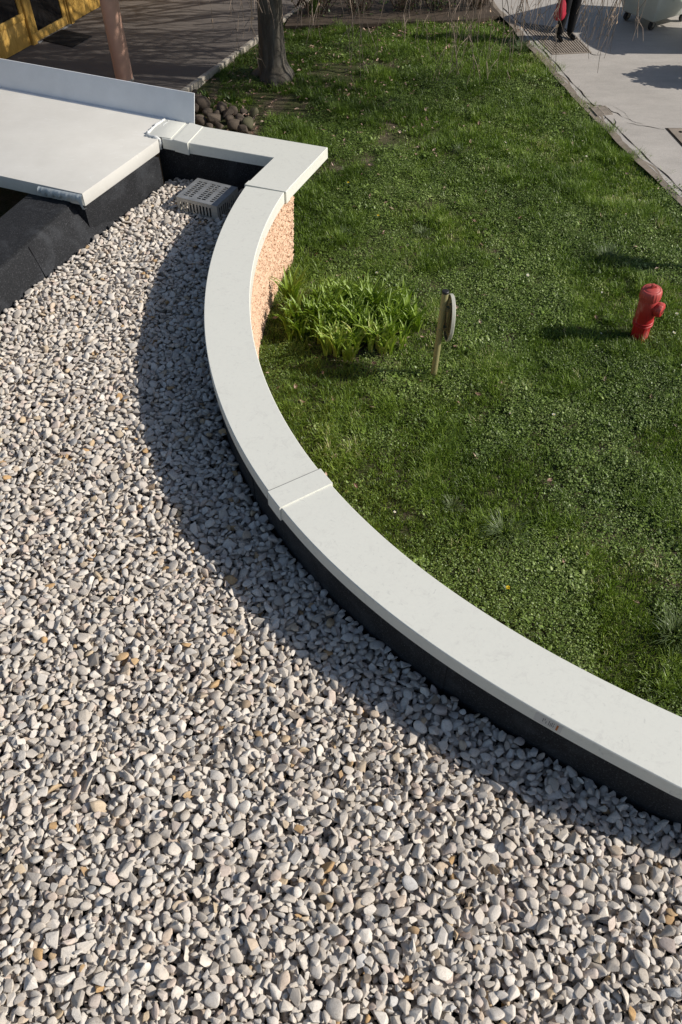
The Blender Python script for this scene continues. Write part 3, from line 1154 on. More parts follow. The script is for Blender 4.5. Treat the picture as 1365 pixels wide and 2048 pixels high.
# ------------------------------------------------------------------ gravel
def stone_mesh(i, mat=None, sub=2, worn=None):
    """a broken or river-worn stone: hull of random points, cut into facets and worn a little"""
    r = np.random.default_rng(500 + i)
    bm = bmesh.new()
    worn = r.random() if worn is None else worn
    n = int(r.integers(9, 17)) if worn < 0.74 else int(r.integers(20, 34))
    v = r.normal(size=(n, 3))
    v /= np.linalg.norm(v, axis=1)[:, None]
    v *= r.uniform(0.78, 1.0, (n, 1)) if worn < 0.74 else r.uniform(0.92, 1.0, (n, 1))
    v[:, 0] += 0.25 * r.normal() * v[:, 1]
    for c in v:
        bm.verts.new(c)
    bmesh.ops.convex_hull(bm, input=list(bm.verts))
    bmesh.ops.delete(bm, geom=[q for q in bm.verts if not q.link_faces], context='VERTS')
    if worn < 0.74:
        bmesh.ops.bevel(bm, geom=list(bm.edges), offset=0.05 + 0.11 * r.random(), segments=2, affect='EDGES', profile=0.5, clamp_overlap=True)
        bmesh.ops.triangulate(bm, faces=list(bm.faces))
    else:
        bmesh.ops.subdivide_edges(bm, edges=list(bm.edges), cuts=1, use_grid_fill=True, smooth=0.0)
        bmesh.ops.triangulate(bm, faces=list(bm.faces))
        for _ in range(3):
            bmesh.ops.smooth_vert(bm, verts=list(bm.verts), factor=0.5, use_axis_x=True, use_axis_y=True, use_axis_z=True)
    v = np.array([q.co[:] for q in bm.verts])
    w = r.normal(size=(3, 3)) * 2.2
    v = v * (1 + 0.03 * np.sin(v @ w + r.random(3) * 6).sum(1)[:, None])
    v -= (v.max(0) + v.min(0)) / 2
    v /= np.abs(v).max(0)
    for q, c in zip(bm.verts, v):
        q.co = c
    me = bpy.data.meshes.new('stone')
    bm.to_mesh(me)
    bm.free()
    me.materials.append(mat or M['stone'])
    me.polygons.foreach_set('use_smooth', [True] * len(me.polygons))
    me.set_sharp_from_angle(angle=R(38))
    return me


def gravel():
    res = 0.012
    x0, x1, y0, y1 = -4.3, 5.2, -0.2, 10.1
    nx, ny = int((x1 - x0) / res), int((y1 - y0) / res)
    Hm = np.full((nx, ny), ZD, np.float32)
    # allowed area: on the deck, right of the felt wall, inside the curve, off the drain guard
    gx, gy = np.meshgrid(x0 + (np.arange(nx) + .5) * res, y0 + (np.arange(ny) + .5) * res, indexing='ij')
    ph = np.degrees(np.arctan2(gy - CY, gx - CX)) % 360
    q = np.clip(ph, 161.0, 245.5)
    rin = np.polyval(PI_, (q - 220) / 50) - 0.03
    rr = np.hypot(gx - CX, gy - CY)
    ok = np.where((ph > 163) & (ph < 292), rr > rin + 0.02, (ph > 130) & (ph <= 163) & (gy > 8.4))
    lw = (gx - WP.x) * W_.y - (gy - WP.y) * W_.x
    ok &= lw > 0.015
    bl = (gx - IC.x) * B_.x + (gy - IC.y) * B_.y
    ok &= bl < -0.02
    ra = (gx - IC.x) * A_.x + (gy - IC.y) * A_.y
    ok &= ~((ra > -0.03) & (gy > 8.4))
    ok &= ~inside(DGP, gx, gy)
    # only where the gravel can be seen (with a margin)
    vx, vy = gx, gy
    hgt_ = CAM_H - ZG
    den = vy * math.cos(PITCH) + hgt_ * math.sin(PITCH)
    uu = FPX * vx / den
    vv = FPX * (hgt_ * math.cos(PITCH) - vy * math.sin(PITCH)) / den
    vis = (np.abs(uu) < 682 + 330) & (vv < 1024 + 260)
    ok &= vis
    # thinner by the drain flange
    cand = np.argwhere(ok)
    area = ok.sum() * res * res
    Ntot = int(area * 2000)
    r = np.random.default_rng(3)
    out = []
    wall = ZD + 0.0
    sel = r.integers(0, len(cand), (Ntot, 3))
    base = np.clip(r.lognormal(math.log(0.0300), 0.29, Ntot), 0.012, 0.054)
    base[: int(Ntot * 0.4)] *= 0.72
    order = np.argsort(-base[: Ntot])
    # big and small are mixed, but very small ones come early and fill the gaps below
    for k in range(Ntot):
        a = base[k]
        s = np.array([a, a * r.uniform(0.56, 0.95), a * r.uniform(0.26, 0.56)])
        eul = Euler((r.normal(0, 0.36), r.normal(0, 0.36), r.uniform(0, 6.283)), 'XYZ')
        Rm = np.array(Matrix(eul.to_matrix()))
        A = Rm @ np.diag(1 / s ** 2) @ Rm.T
        hw = int(a / res) + 1
        g = np.arange(-hw, hw + 1) * res
        DX, DY = np.meshgrid(g, g, indexing='ij')
        # A22 z^2 + 2 z (A02 dx + A12 dy) + (quad - 1) = 0
        b = (A[0, 2] * DX + A[1, 2] * DY) / A[2, 2]
        c = (A[0, 0] * DX ** 2 + 2 * A[0, 1] * DX * DY + A[1, 1] * DY ** 2 - 1) / A[2, 2]
        disc = b * b - c
        m = disc > 0
        if not m.any():
            continue
        sq = np.sqrt(np.where(m, disc, 0))
        lo, hi = -b - sq, -b + sq
        best = None
        for t in range(3):
            ci, cj = cand[sel[k, t]]
            i0, i1, j0, j1 = ci - hw, ci + hw + 1, cj - hw, cj + hw + 1
            if i0 < 0 or j0 < 0 or i1 > nx or j1 > ny:
                continue
            hm = Hm[i0:i1, j0:j1]
            dd = np.where(m, hm - lo, -9)
            z = np.partition(dd[m], -max(1, int(m.sum() * 0.22)))[-max(1, int(m.sum() * 0.22))]
            if best is None or z < best[0]:
                best = (z, i0, i1, j0, j1, ci, cj)
        if best is None:
            continue
        z, i0, i1, j0, j1, ci, cj = best
        lim = ZG + 0.046 + 0.016 * r.random()
        if z > lim:
            continue
        hm = Hm[i0:i1, j0:j1]
        np.maximum(hm, np.where(m, z + hi, -9), out=hm)
        out.append((x0 + (ci + .5) * res, y0 + (cj + .5) * res, z, eul.x, eul.y, eul.z, *s))
    o = np.array(out)
    n = len(o)
    protos = [stone_mesh(i) for i in range(44)]
    tint = r.random(n)
    tint = np.where((tint > 0.9) & (r.random(n) < 0.5), r.random(n) * 0.7, tint)
    ob = scatter('gravel', o[:, :3], o[:, 3:6], o[:, 6:9], r.integers(0, 44, n).astype(np.int32), tint, protos)
    print('GRAVEL', n, area, float(Hm[ok].mean()))
    tag(ob, 'pale rounded ballast stones covering the flat roof', None)


gravel()


# ------------------------------------------------------------------ lawn growth
def blade(mb, base, h, w, az, bend, segs=3, mi=0, tipw=0.12):
    d = Vector((math.cos(az), math.sin(az), 0))
    s = Vector((-d.y, d.x, 0))
    L = []
    for i in range(segs + 1):
        t = i / segs
        a = bend * t
        # arc
        if bend > 1e-3:
            x = h * (1 - math.cos(a)) / bend
            z = h * math.sin(a) / bend
        else:
            x, z = 0, h * t
        ww = w * (1 - t) ** 0.7 * 0.5 + w * tipw * 0.5
        c = Vector(base) + d * x + Vector((0, 0, z))
        L.append((c - s * ww, c + s * ww))
    o = len(mb.v)
    for a, b in L:
        mb.v += [tuple(a), tuple(b)]
    for i in range(segs):
        mb.f.append((o + i * 2, o + i * 2 + 1, o + i * 2 + 3, o + i * 2 + 2))
        mb.m.append(mi)


def tuft(seed, n, rad, h0, h1, w, bmax, mat, name='tuft'):
    r = random.Random(seed)
    mb = MB()
    for _ in range(n):
        a = r.uniform(0, 6.283)
        q = rad * math.sqrt(r.random())
        blade(mb, (q * math.cos(a), q * math.sin(a), -0.005), r.uniform(h0, h1), w * r.uniform(0.7, 1.3), a + r.uniform(-1.2, 1.2), r.uniform(0.3, bmax), 3)
    return mb.mesh(name, mat)


def leaf_disc(mb, c, r, az, tilt, n=6, asp=0.75):
    Mx = Matrix.Translation(c) @ Matrix.Rotation(az, 4, 'Z') @ Matrix.Rotation(tilt, 4, 'Y')
    pts = [Mx @ Vector((r * math.cos(2 * math.pi * k / n), r * asp * math.sin(2 * math.pi * k / n), 0.15 * r * math.cos(4 * math.pi * k / n))) for k in range(n)]
    mb.add(pts, [tuple(range(n))])


def clover(seed, n, rad, mat, size=(0.004, 0.0115), h=(0.008, 0.06), name='clover'):
    r = random.Random(seed)
    mb = MB()
    for _ in range(n):
        a = r.uniform(0, 6.283)
        q = rad * math.sqrt(r.random())
        leaf_disc(mb, Vector((q * math.cos(a), q * math.sin(a), r.uniform(*h))), r.uniform(*size), r.uniform(0, 6.283), r.uniform(0, 0.75), 6, r.uniform(.5, .9))
    return mb.mesh(name, mat)


TREE = P(549, 150)


r_edge = np.random.default_rng(77)


def lawn_mask(x, y):
    ok = ~inside(FOOT, x, y)
    ok &= kerb_side(x, y) > 0.10
    ok &= x < path_x(y) + 0.11 + (fbm(x, y, 41, 0.3, 3) - 0.5) * 0.30 + r_edge.normal(0, 0.035, np.shape(x))
    ok &= ~((y > 17.3))
    return ok


def lawn():
    r = np.random.default_rng(21)
    N = 98000
    x = r.uniform(-3.2, 6.6, N)
    y = r.uniform(2.0, 17.6, N)
    ok = lawn_mask(x, y)
    ok &= ((x - TREE.x) ** 2 + (y - TREE.y) ** 2) > 0.27 ** 2
    # visible with margin
    den = y * math.cos(PITCH) + CAM_H * math.sin(PITCH)
    ok &= np.abs(FPX * x / den) < 682 + 220
    # bare patches
    b = fbm(x, y, 61, 0.9, 4)
    far_w = np.clip((y - 8.5) / 4, 0, 1) * np.clip((2.6 - x) / 2.2, 0, 1)
    p = 1.0 - np.clip((b - 0.50) / 0.10, 0, 1) * (0.35 + 0.48 * far_w)
    p -= 0.22 * far_w * np.clip((b - 0.36) / 0.14, 0, 1)
    lily = ((x - 0.1) / 0.95) ** 2 + ((y - 7.45) / 0.8) ** 2
    p -= 0.55 * np.clip(1.25 - lily, 0, 1)
    st = (x < -1.25) & (y < 13.6) & (y > 10)
    p -= 0.6 * st
    ok &= r.random(N) < p
    # lawn mower-free long patches stand out in height and colour
    x, y = x[ok], y[ok]
    n = len(x)
    z = hgt(x, y)
    kindn = fbm(x, y, 77, 0.8, 3)           # clover against grass
    long_ = fbm(x, y, 91, 0.55, 3)
    cl = kindn - 0.05 * np.clip((y - 9) / 3, 0, 1) + r.normal(0, 0.07, n) > 0.55
    tint0 = 0.42 + 0.9 * (fbm(x, y, 15, 0.8, 4) - 0.5) + r.normal(0, 0.20, n)
    tint0 = tint0 - 0.16 * np.clip((2.2 - x) / 2.5, 0, 1) * np.clip((y - 9.5) / 3, 0, 1)
    right = np.clip((x - 1.2) / 2.5, 0, 1) * np.clip((y - 7.5) / 4, 0, 1)
    tint0 = np.clip(tint0 + 0.10 * right, 0, 1)
    # grass
    g = ~cl
    lh = np.clip((long_[g] - 0.45) / 0.2, 0, 1)
    idx = (r.integers(0, 5, g.sum()) + 5 * (r.random(g.sum()) < lh * 0.75)).astype(np.int32)
    ng_ = int(g.sum())
    rot = np.stack([r.normal(0, .12, ng_), r.normal(0, .12, ng_), r.uniform(0, 6.28, ng_)], 1)
    s = r.uniform(0.75, 1.25, ng_)
    protos = [tuft(100 + i, 17, 0.055, 0.025, 0.066, 0.0068, 1.8, M['grass']) for i in range(5)] + \
             [tuft(200 + i, 24, 0.06, 0.06, 0.16, 0.0064, 2.2, M['grass']) for i in range(5)]
    scatter('grass', np.stack([x[g], y[g], z[g]], 1), rot, np.repeat(s[:, None], 3, 1), idx, tint0[g], protos)
    nc = int(cl.sum())
    rot = np.stack([r.normal(0, .1, nc), r.normal(0, .1, nc), r.uniform(0, 6.28, nc)], 1)
    s = r.uniform(0.75, 1.3, nc)
    protos = [clover(300 + i, 30, 0.075, M['clover']) for i in range(5)] + [clover(320 + i, 9, 0.08, M['clover'], (0.016, 0.028), (0.02, 0.05)) for i in range(2)]
    idx = np.where(r.random(nc) < 0.92, r.integers(0, 5, nc), r.integers(5, 7, nc)).astype(np.int32)
    scatter('clover', np.stack([x[cl], y[cl], z[cl]], 1), rot, np.repeat(s[:, None], 3, 1), idx, tint0[cl], protos)
    print('LAWN', ng_, nc)

    # dead leaves: many under the tree, along the bed, round the lilies and boulders, few elsewhere
    N = 9000
    x = r.uniform(-3.2, 5.5, N)
    y = r.uniform(3.6, 18.6, N)
    ok = ~inside(FOOT, x, y) & (kerb_side(x, y) > 0.1) & (x < path_x(y) + 0.15)
    w = 0.035 + 0.28 * np.clip((y - 10) / 4, 0, 1) * np.clip((2.5 - x) / 2, 0, 1)
    w += 0.75 * np.clip((y - 16.3) / 0.8, 0, 1)
    w += 0.35 * np.exp(-lily_d(x, y))
    w += 0.8 * ((x < -1.2) & (y < 13.7) & (y > 10.8))
    w += 0.35 * np.exp(-(((x - TREE.x) ** 2 + (y - TREE.y) ** 2) / 0.5))
    ok &= r.random(N) < w
    x, y = x[ok], y[ok]
    n = len(x)
    z = hgt(x, y) + np.where(y > 17.0, 0.012, 0.04) + r.uniform(0, .02, n)
    mbs = []
    for i in range(4):
        mb = MB()
        q = random.Random(i)
        L, W = 0.04, 0.018
        rows = [(-L, 0.1), (-L * .4, 0.9), (L * .2, 1.0), (L * .7, 0.5), (L, 0.05)]
        for (a, ww) in rows:
            cz = q.uniform(-.008, .008)
            mb.v += [(a, -W * ww, 0.008 + cz), (a, 0, cz), (a, W * ww, 0.008 + cz)]
        for k in range(4):
            for j in range(2):
                o = k * 3 + j
                mb.f.append((o, o + 1, o + 4, o + 3))
                mb.m.append(0)
        mbs.append(mb.mesh('dead_leaf', M['deadleaf']))
    s = r.uniform(0.5, 1.15, n)
    rot = np.stack([r.normal(0, .3, n), r.normal(0, .3, n), r.uniform(0, 6.28, n)], 1)
    scatter('fallen_leaves', np.stack([x, y, z], 1), rot, np.repeat(s[:, None], 3, 1), r.integers(0, 4, n).astype(np.int32), r.random(n), mbs)

    # daisies and tiny white flowers
    N = 900
    x = r.uniform(-1, 5.5, N)
    y = r.uniform(4, 15, N)
    ok = lawn_mask(x, y)
    w = 0.05 + 0.16 * np.exp(-((x - 3.6) ** 2 + (y - 6.8) ** 2) / 1.3) + 0.12 * np.exp(-((x - 3.6) ** 2 + (y - 11.4) ** 2) / 1.5)
    ok &= r.random(N) < w
    x, y = x[ok], y[ok]
    n = len(x)
    mb = MB()
    for k in range(9):
        a = 2 * math.pi * k / 9
        mb.add([Vector((0.004 * math.cos(a - .3), 0.004 * math.sin(a - .3), 0)), Vector((0.016 * math.cos(a - .25), 0.016 * math.sin(a - .25), 0.004)), Vector((0.018 * math.cos(a), 0.018 * math.sin(a), 0.004)),
                Vector((0.016 * math.cos(a + .25), 0.016 * math.sin(a + .25), 0.004)), Vector((0.004 * math.cos(a + .3), 0.004 * math.sin(a + .3), 0))], [(0, 1, 2, 3, 4)])
    mb.tube([(0, 0, -0.05), (0, 0, 0)], 0.002, 4, 1)
    mb.lathe([(0.006, 0.001), (0.006, 0.004), (0.002, 0.007)], 6, None, 2)
    dm = mb.mesh('daisy', [M['daisy'], M['weed'], M['yellow']])
    s = r.uniform(0.6, 1.15, n)
    rot = np.stack([r.normal(0.1, .25, n), r.normal(0.25, .25, n), r.uniform(0, 6.28, n)], 1)
    scatter('daisies', np.stack([x, y, hgt(x, y) + 0.07], 1), rot, np.repeat(s[:, None], 3, 1), np.zeros(n, np.int32), r.random(n), [dm])


def lily_d(x, y):
    return ((x - 0.1) / 0.95) ** 2 + ((y - 7.4) / 0.85) ** 2


lawn()

# ------------------------------------------------------------------ tussocks, lilies, small flowers
TUSS = [((1218, 520), 0.30, 0.30, 150, 'long pale grass tussock beside the hydrant, thickest on the lawn'),
        ((1008, 1072), 0.20, 0.30, 110, 'silvery grass tussock in the mid lawn above the coping'),
        ((1352, 1272), 0.26, 0.32, 130, 'long grass tussock at the right edge near the coping'),
        ((1046, 96), 0.24, 0.30, 120, 'tall green grass tussock at the pavement edge by the iron grating'),
        ((920, 300), 0.14, 0.18, 70, 'small dark grass tuft in the middle of the far lawn'),
        ((690, 465), 0.14, 0.16, 60, 'small spreading grass tuft above the lily clump'),
        ((845, 465), 0.16, 0.17, 70, 'low broad grass tuft behind the sign post'),
        ((905, 1010), 0.12, 0.16, 60, 'bright green short grass tuft near the coping joint')]
for i, ((px, py), rad, hh_, nb_, lb) in enumerate(TUSS):
    c = P(px, py)
    r = random.Random(900 + i)
    mb = MB()
    for _ in range(nb_):
        a = r.uniform(0, 6.283)
        q = rad * 0.45 * math.sqrt(r.random())
        blade(mb, (q * math.cos(a), q * math.sin(a), 0), r.uniform(0.5, 1.0) * hh_, r.uniform(0.006, 0.010), a + r.uniform(-.8, .8), r.uniform(0.5, 2.2), 5)
    o = mb.build('grass_tussock', M['tuss'], loc=(c.x, c.y, float(hgt(c.x, c.y))))
    tag(o, lb, 'grass', 'grass tussocks in the lawn')

lc = Vector((0.08, 7.42, 0))
lil = empty('lily_clump', (lc.x, lc.y, -0.03), 'bright green clump of strappy lily leaves beside the salmon wall', 'plant')


def lily_leaf(seed):
    r = random.Random(seed)
    mb = MB()
    L = r.uniform(0.24, 0.43)
    bend = r.uniform(0.15, 1.25)
    segs = 7
    w0 = r.uniform(0.010, 0.016)
    for i in range(segs + 1):
        t = i / segs
        a = bend * t * t
        x = 0
        z = 0
        # integrate
        for k in range(12):
            tk = t * (k + .5) / 12
            al = bend * tk * tk + 0.15
            x += math.sin(al) * L * t / 12
            z += math.cos(al) * L * t / 12
        w = w0 * (0.55 + 0.75 * math.sin(math.pi * min(1, t * 0.8 + 0.08))) * (1 - t ** 4) + 0.0008
        mb.v += [(x, -w, z + 0.006), (x + 0.001, 0, z), (x, w, z + 0.006)]
    for i in range(segs):
        for j in range(2):
            o = i * 3 + j
            mb.f.append((o, o + 1, o + 4, o + 3))
            mb.m.append(0)
    return mb


lmbs = [lily_leaf(i) for i in range(9)]
lmes = [m.mesh('leaf', M['lily'], smooth=True) for m in lmbs]
r = random.Random(77)
fans = []
while len(fans) < 300:
    x, y = r.uniform(-0.85, 0.85), r.uniform(-0.62, 0.75)
    d = (x / 0.80) ** 2 + ((y) / 0.62) ** 2
    dx = x - (-0.15)
    hole = ((x + 0.02) / 0.12) ** 2 + ((y - 0.18) / 0.12) ** 2
    hole2 = ((x + 0.55) / 0.28) ** 2 + ((y + 0.45) / 0.2) ** 2
    if d > 1 + 1.0 * (vnoise(x, y, 8, 0.24) - 0.55) or vnoise(x, y, 18, 0.16) < 0.24 or hole < 1 or hole2 < 1:
        continue
    wx_ = lc.x + x
    wy_ = lc.y + y
    if inside(FOOT, np.array([wx_ - 0.08]), np.array([wy_]))[0]:
        continue
    fans.append((x, y))
fans.sort(key=lambda p: p[1])
cnt = 0
rest = MB()
for (x, y) in fans:
    s = r.uniform(0.72, 1.12) * (1.12 - 0.18 * min(1.0, (x / 0.74) ** 2 + (y / 0.60) ** 2)) * (0.72 + 0.6 * vnoise(x, y, 28, 0.22))
    for k in range(r.randint(5, 8)):
        Mx = Matrix.Translation((x + r.uniform(-.02, .02), y + r.uniform(-.02, .02), 0)) @ Matrix.Rotation(r.uniform(0, 6.283), 4, 'Z') @ Matrix.Scale(s * r.uniform(.8, 1.15), 4)
        j = r.randrange(9)
        if cnt < 300:
            o = bpy.data.objects.new('leaf', lmes[j])
            COL.objects.link(o)
            o.parent = lil
            o.matrix_local = Mx
            cnt += 1
        else:
            rest.add([Mx @ Vector(v) for v in lmbs[j].v], lmbs[j].f)
o = rest.build('leaves', M['lily'], lil, smooth=True)
o['kind'] = 'stuff'

for (px, py, lb) in ((697, 367, 'yellow dandelion flower in the far lawn nearest the coping corner'), (757, 432, 'yellow dandelion flower in the lawn above the lily clump'),
                     (1014, 1183, 'yellow dandelion flower close to the curved coping')):
    c = P(px, py)
    d = empty('dandelion', (c.x, c.y, float(hgt(c.x, c.y))), lb, 'flower', 'dandelions in the lawn')
    mb = MB()
    for k in range(34):
        a = k * 2.4
        rr_ = 0.006 + 0.016 * (k / 34)
        mb.add([Vector((0.003 * math.cos(a), 0.003 * math.sin(a), 0.085)), Vector((rr_ * math.cos(a - .15), rr_ * math.sin(a - .15), 0.095 - 0.3 * (k / 34) * 0.02)), Vector((rr_ * math.cos(a + .15), rr_ * math.sin(a + .15), 0.095 - 0.3 * (k / 34) * 0.02))], [(0, 1, 2)])
    mb.build('flower_head', M['yellow'], d)
    mb = MB()
    mb.tube([(0, 0, 0), (0.003, 0, 0.05), (0, 0, 0.088)], 0.0028, 5)
    mb.build('stem', M['weed'], d)
    mb = MB()
    for k in range(7):
        blade(mb, (0, 0, 0.01), 0.11, 0.026, k * 0.9 + px, 1.4, 4, 0, 0.3)
    mb.build('leaf_rosette', M['weed'], d)

# ------------------------------------------------------------------ entrance facade
fac = empty('wooden_facade', (wl0.x, wl0.y, 0), 'golden wooden entrance front with glazed door and vertical posts', 'facade')
fac.rotation_euler = (0, 0, math.atan2(WD.y, WD.x))


def fbox(name, s0, s1, y0, y1, z0, z1, mat, parent=fac, bevel=0.004):
    mb = MB()
    mb.box(((s0 + s1) / 2, (y0 + y1) / 2, (z0 + z1) / 2), (s1 - s0, y1 - y0, z1 - z0))
    return mb.build(name, mat, parent, bevel=bevel)


HT = 2.7
# side light left of the door (local x along the wall, local -y towards the path)
for i in range(6):
    s1 = 0.475 - i * 0.98
    s0 = s1 - 0.90
    fbox('lower_panel', s0 + 0.003, s1 - 0.003, 0.02, 0.05, 0.02, 0.447, M['wood'])
    w = fbox('window', s0 + 0.003, s1 - 0.003, 0.0, 0.05, 0.45, 0.55, M['wood'])
    fbox('frame', s0 + 0.003, s0 + 0.09, 0.0, 0.05, 0.552, HT - 0.1, M['wood'], w)
    fbox('frame', s1 - 0.10, s1 - 0.003, 0.0, 0.05, 0.552, HT - 0.1, M['wood'], w)
    fbox('pane', s0 + 0.092, s1 - 0.102, 0.022, 0.034, 0.552, HT - 0.1, M['glass'], w, 0)
    if i:
        fbox('post', s1 + 0.0, s1 + 0.08, -0.03, 0.07, 0.0, HT, M['wood'])
fbox('post', 0.485, 0.60, -0.03, 0.07, 0.0, HT, M['wood'])
dr = fbox('door', 0.615, 1.615, 0.0, 0.045, 0.03, 0.175, M['wood'])
fbox('stile', 0.615, 0.72, 0.0, 0.045, 0.177, 2.2, M['wood'], dr)
fbox('stile', 1.505, 1.615, 0.0, 0.045, 0.177, 2.2, M['wood'], dr)
fbox('rail', 0.722, 1.503, 0.0, 0.045, 2.05, 2.2, M['wood'], dr)
fbox('pane', 0.722, 1.503, 0.018, 0.03, 0.177, 2.048, M['glass'], dr, 0)
mb = MB()
mb.tube([(1.56, -0.01, 0.95), (1.56, -0.06, 0.95), (1.56, -0.06, 1.15), (1.56, -0.01, 1.15)], 0.012, 8)
mb.build('handle', M['galv'], dr, smooth=True)
fbox('threshold', 0.605, 1.64, -0.05, 0.06, 0.0, 0.028, M['galv'])
fbox('post', 1.63, 1.67, -0.01, 0.07, 0.0, HT, M['wood'])
fbox('post', 1.69, 1.78, -0.03, 0.07, 0.0, HT, M['wood'])
for i in range(14):
    s0 = 1.79 + i * 0.30
    fbox('plank', s0, s0 + 0.294, 0.015 + (i % 2) * 0.004, 0.05, 0.02, HT, M['wood'], bevel=0.003)
fbox('head_beam', -5.5, 6.0, -0.04, 0.10, HT + 0.003, HT + 0.3, M['wood'])
fbox('back_wall', -5.5, 6.0, 0.12, 0.3, 0.0, HT + 0.3, M['black'])
fbox('reveal', 0.60, 0.613, -0.01, 0.06, 0.03, 2.25, M['wood'], bevel=0)

mt = MB()
m0, m1, m3 = P(85, 83), P(146, 97), P(185, 75)
m2 = m0 + (m3 - m1)
mt.prism([m1, m3, m2, m0], 0.014, 0.03)
tag(mt.build('door_mat', M['mat'], bevel=0.004), 'dark rectangular doormat on the path before the wooden door', 'doormat')

# column
cp = P(250, 160)
cb = empty('column', (cp.x, cp.y, 0.0), 'round salmon painted column standing on the entrance path', 'column')
mb = MB()
mb.lathe([(0.15, 0.0), (0.15, 0.5), (0.15, 1.5), (0.15, 3.1)], 40)
mb.build('shaft', M['column'], cb, smooth=True, sharp=40)
mb = MB()
mb.lathe([(0.165, 0.012), (0.165, 0.03), (0.152, 0.035)], 40)
mb.build('base_ring', M['kerb'], cb, smooth=True, sharp=40)

# ------------------------------------------------------------------ tree
tree = empty('weeping_tree', (TREE.x, TREE.y, 0), 'bare weeping tree with grey trunk at the lawn edge by the path', 'tree')
TR = random.Random(5)


def trunk_wob(i, a):
    f = max(0.0, 1 - i / 5.0)
    return 1 + 0.10 * math.sin(3 * a + 0.6) + 0.07 * math.sin(5 * a + 1.3 + i * 0.1) + f * (0.30 * max(0, math.sin(4 * a + 1.0)) + 0.12 * math.sin(7 * a))


mb = MB()
tp = [(0.02, 0, -0.1), (0.02, 0, 0.03), (0.01, 0, 0.10), (0.0, 0, 0.22), (0.0, 0, 0.45), (0, 0, 0.9), (0.015, 0.0, 1.5), (0.03, 0.05, 2.3), (0.05, 0.1, 3.2), (0.10, 0.1, 4.4), (0.15, 0.15, 6.2)]
tr_ = [0.33, 0.295, 0.25, 0.218, 0.208, 0.202, 0.198, 0.19, 0.175, 0.13, 0.05]
mb.tube(tp, tr_, 40, wob=trunk_wob)
mb.build('trunk', M['bark'], tree, smooth=True)


def limit_z(Y):
    return CAM_H - (Y) / 3.36 + 0.12


limbs = MB()
twigs = MB()
nl = 0


def curve(p, d, L, n, droop, jit):
    pts = [Vector(p)]
    d = Vector(d).normalized()
    for i in range(n):
        d = (d + Vector((TR.uniform(-jit, jit), TR.uniform(-jit, jit), TR.uniform(-jit, jit) - droop)))
        d.normalize()
        pts.append(pts[-1] + d * (L / n))
    return pts


def clipz(pts):
    out = [pts[0]]
    for p in pts[1:]:
        if p.z < max(0.9, limit_z(p.y + TREE.y)) or p.y + TREE.y < 12.4:
            break
        out.append(p)
    return out


for i in range(19):
    hz = 2.3 + 3.6 * (i / 19)
    if TR.random() < 0.68:
        az = TR.gauss(0.1, 0.85)
    else:
        az = TR.uniform(0, 6.283)
    el = TR.uniform(0.35, 0.85)
    L = TR.uniform(4.0, 6.8) * (1.0 if i < 14 else 0.75)
    base = Vector((0.02, 0.05, hz))
    pl = curve(base, (math.cos(az) * math.cos(el), math.sin(az) * math.cos(el), math.sin(el)), L, 12, 0.07, 0.10)
    pl = clipz(pl)
    if len(pl) < 4:
        continue
    rad0 = TR.uniform(0.05, 0.085)
    limbs.tube(pl, [rad0 * (1 - 0.8 * k / 12) for k in range(len(pl))], 7)
    for k in range(2, len(pl)):
        for side in range(2):
            d0 = (pl[k] - pl[k - 1]).normalized()
            sd_ = Vector((-d0.y, d0.x, 0)).normalized() * (1 if (side + k) % 2 else -1)
            dd = (d0 * TR.uniform(0.4, 1.0) + sd_ * TR.uniform(0.4, 1.1) + Vector((0, 0, TR.uniform(-0.2, 0.45)))).normalized()
            p2 = clipz(curve(pl[k].lerp(pl[k - 1], TR.random()), dd, TR.uniform(0.9, 2.3), 7, 0.16, 0.14))
            if len(p2) < 3:
                continue
            limbs.tube(p2, [0.019 * (1 - 0.75 * q / 7) for q in range(len(p2))], 5)
            for q in range(1, len(p2)):
                for _ in range(2):
                    d1 = (p2[q] - p2[q - 1]).normalized()
                    dd = (d1 * 0.5 + Vector((TR.uniform(-.8, .8), TR.uniform(-.8, .8), TR.uniform(-.7, .2)))).normalized()
                    p3 = clipz(curve(p2[q], dd, TR.uniform(0.35, 1.1), 5, 0.28, 0.15))
                    if len(p3) >= 3:
                        twigs.tube(p3, [0.007 * (1 - 0.6 * u / 5) for u in range(len(p3))], 3, caps=False)
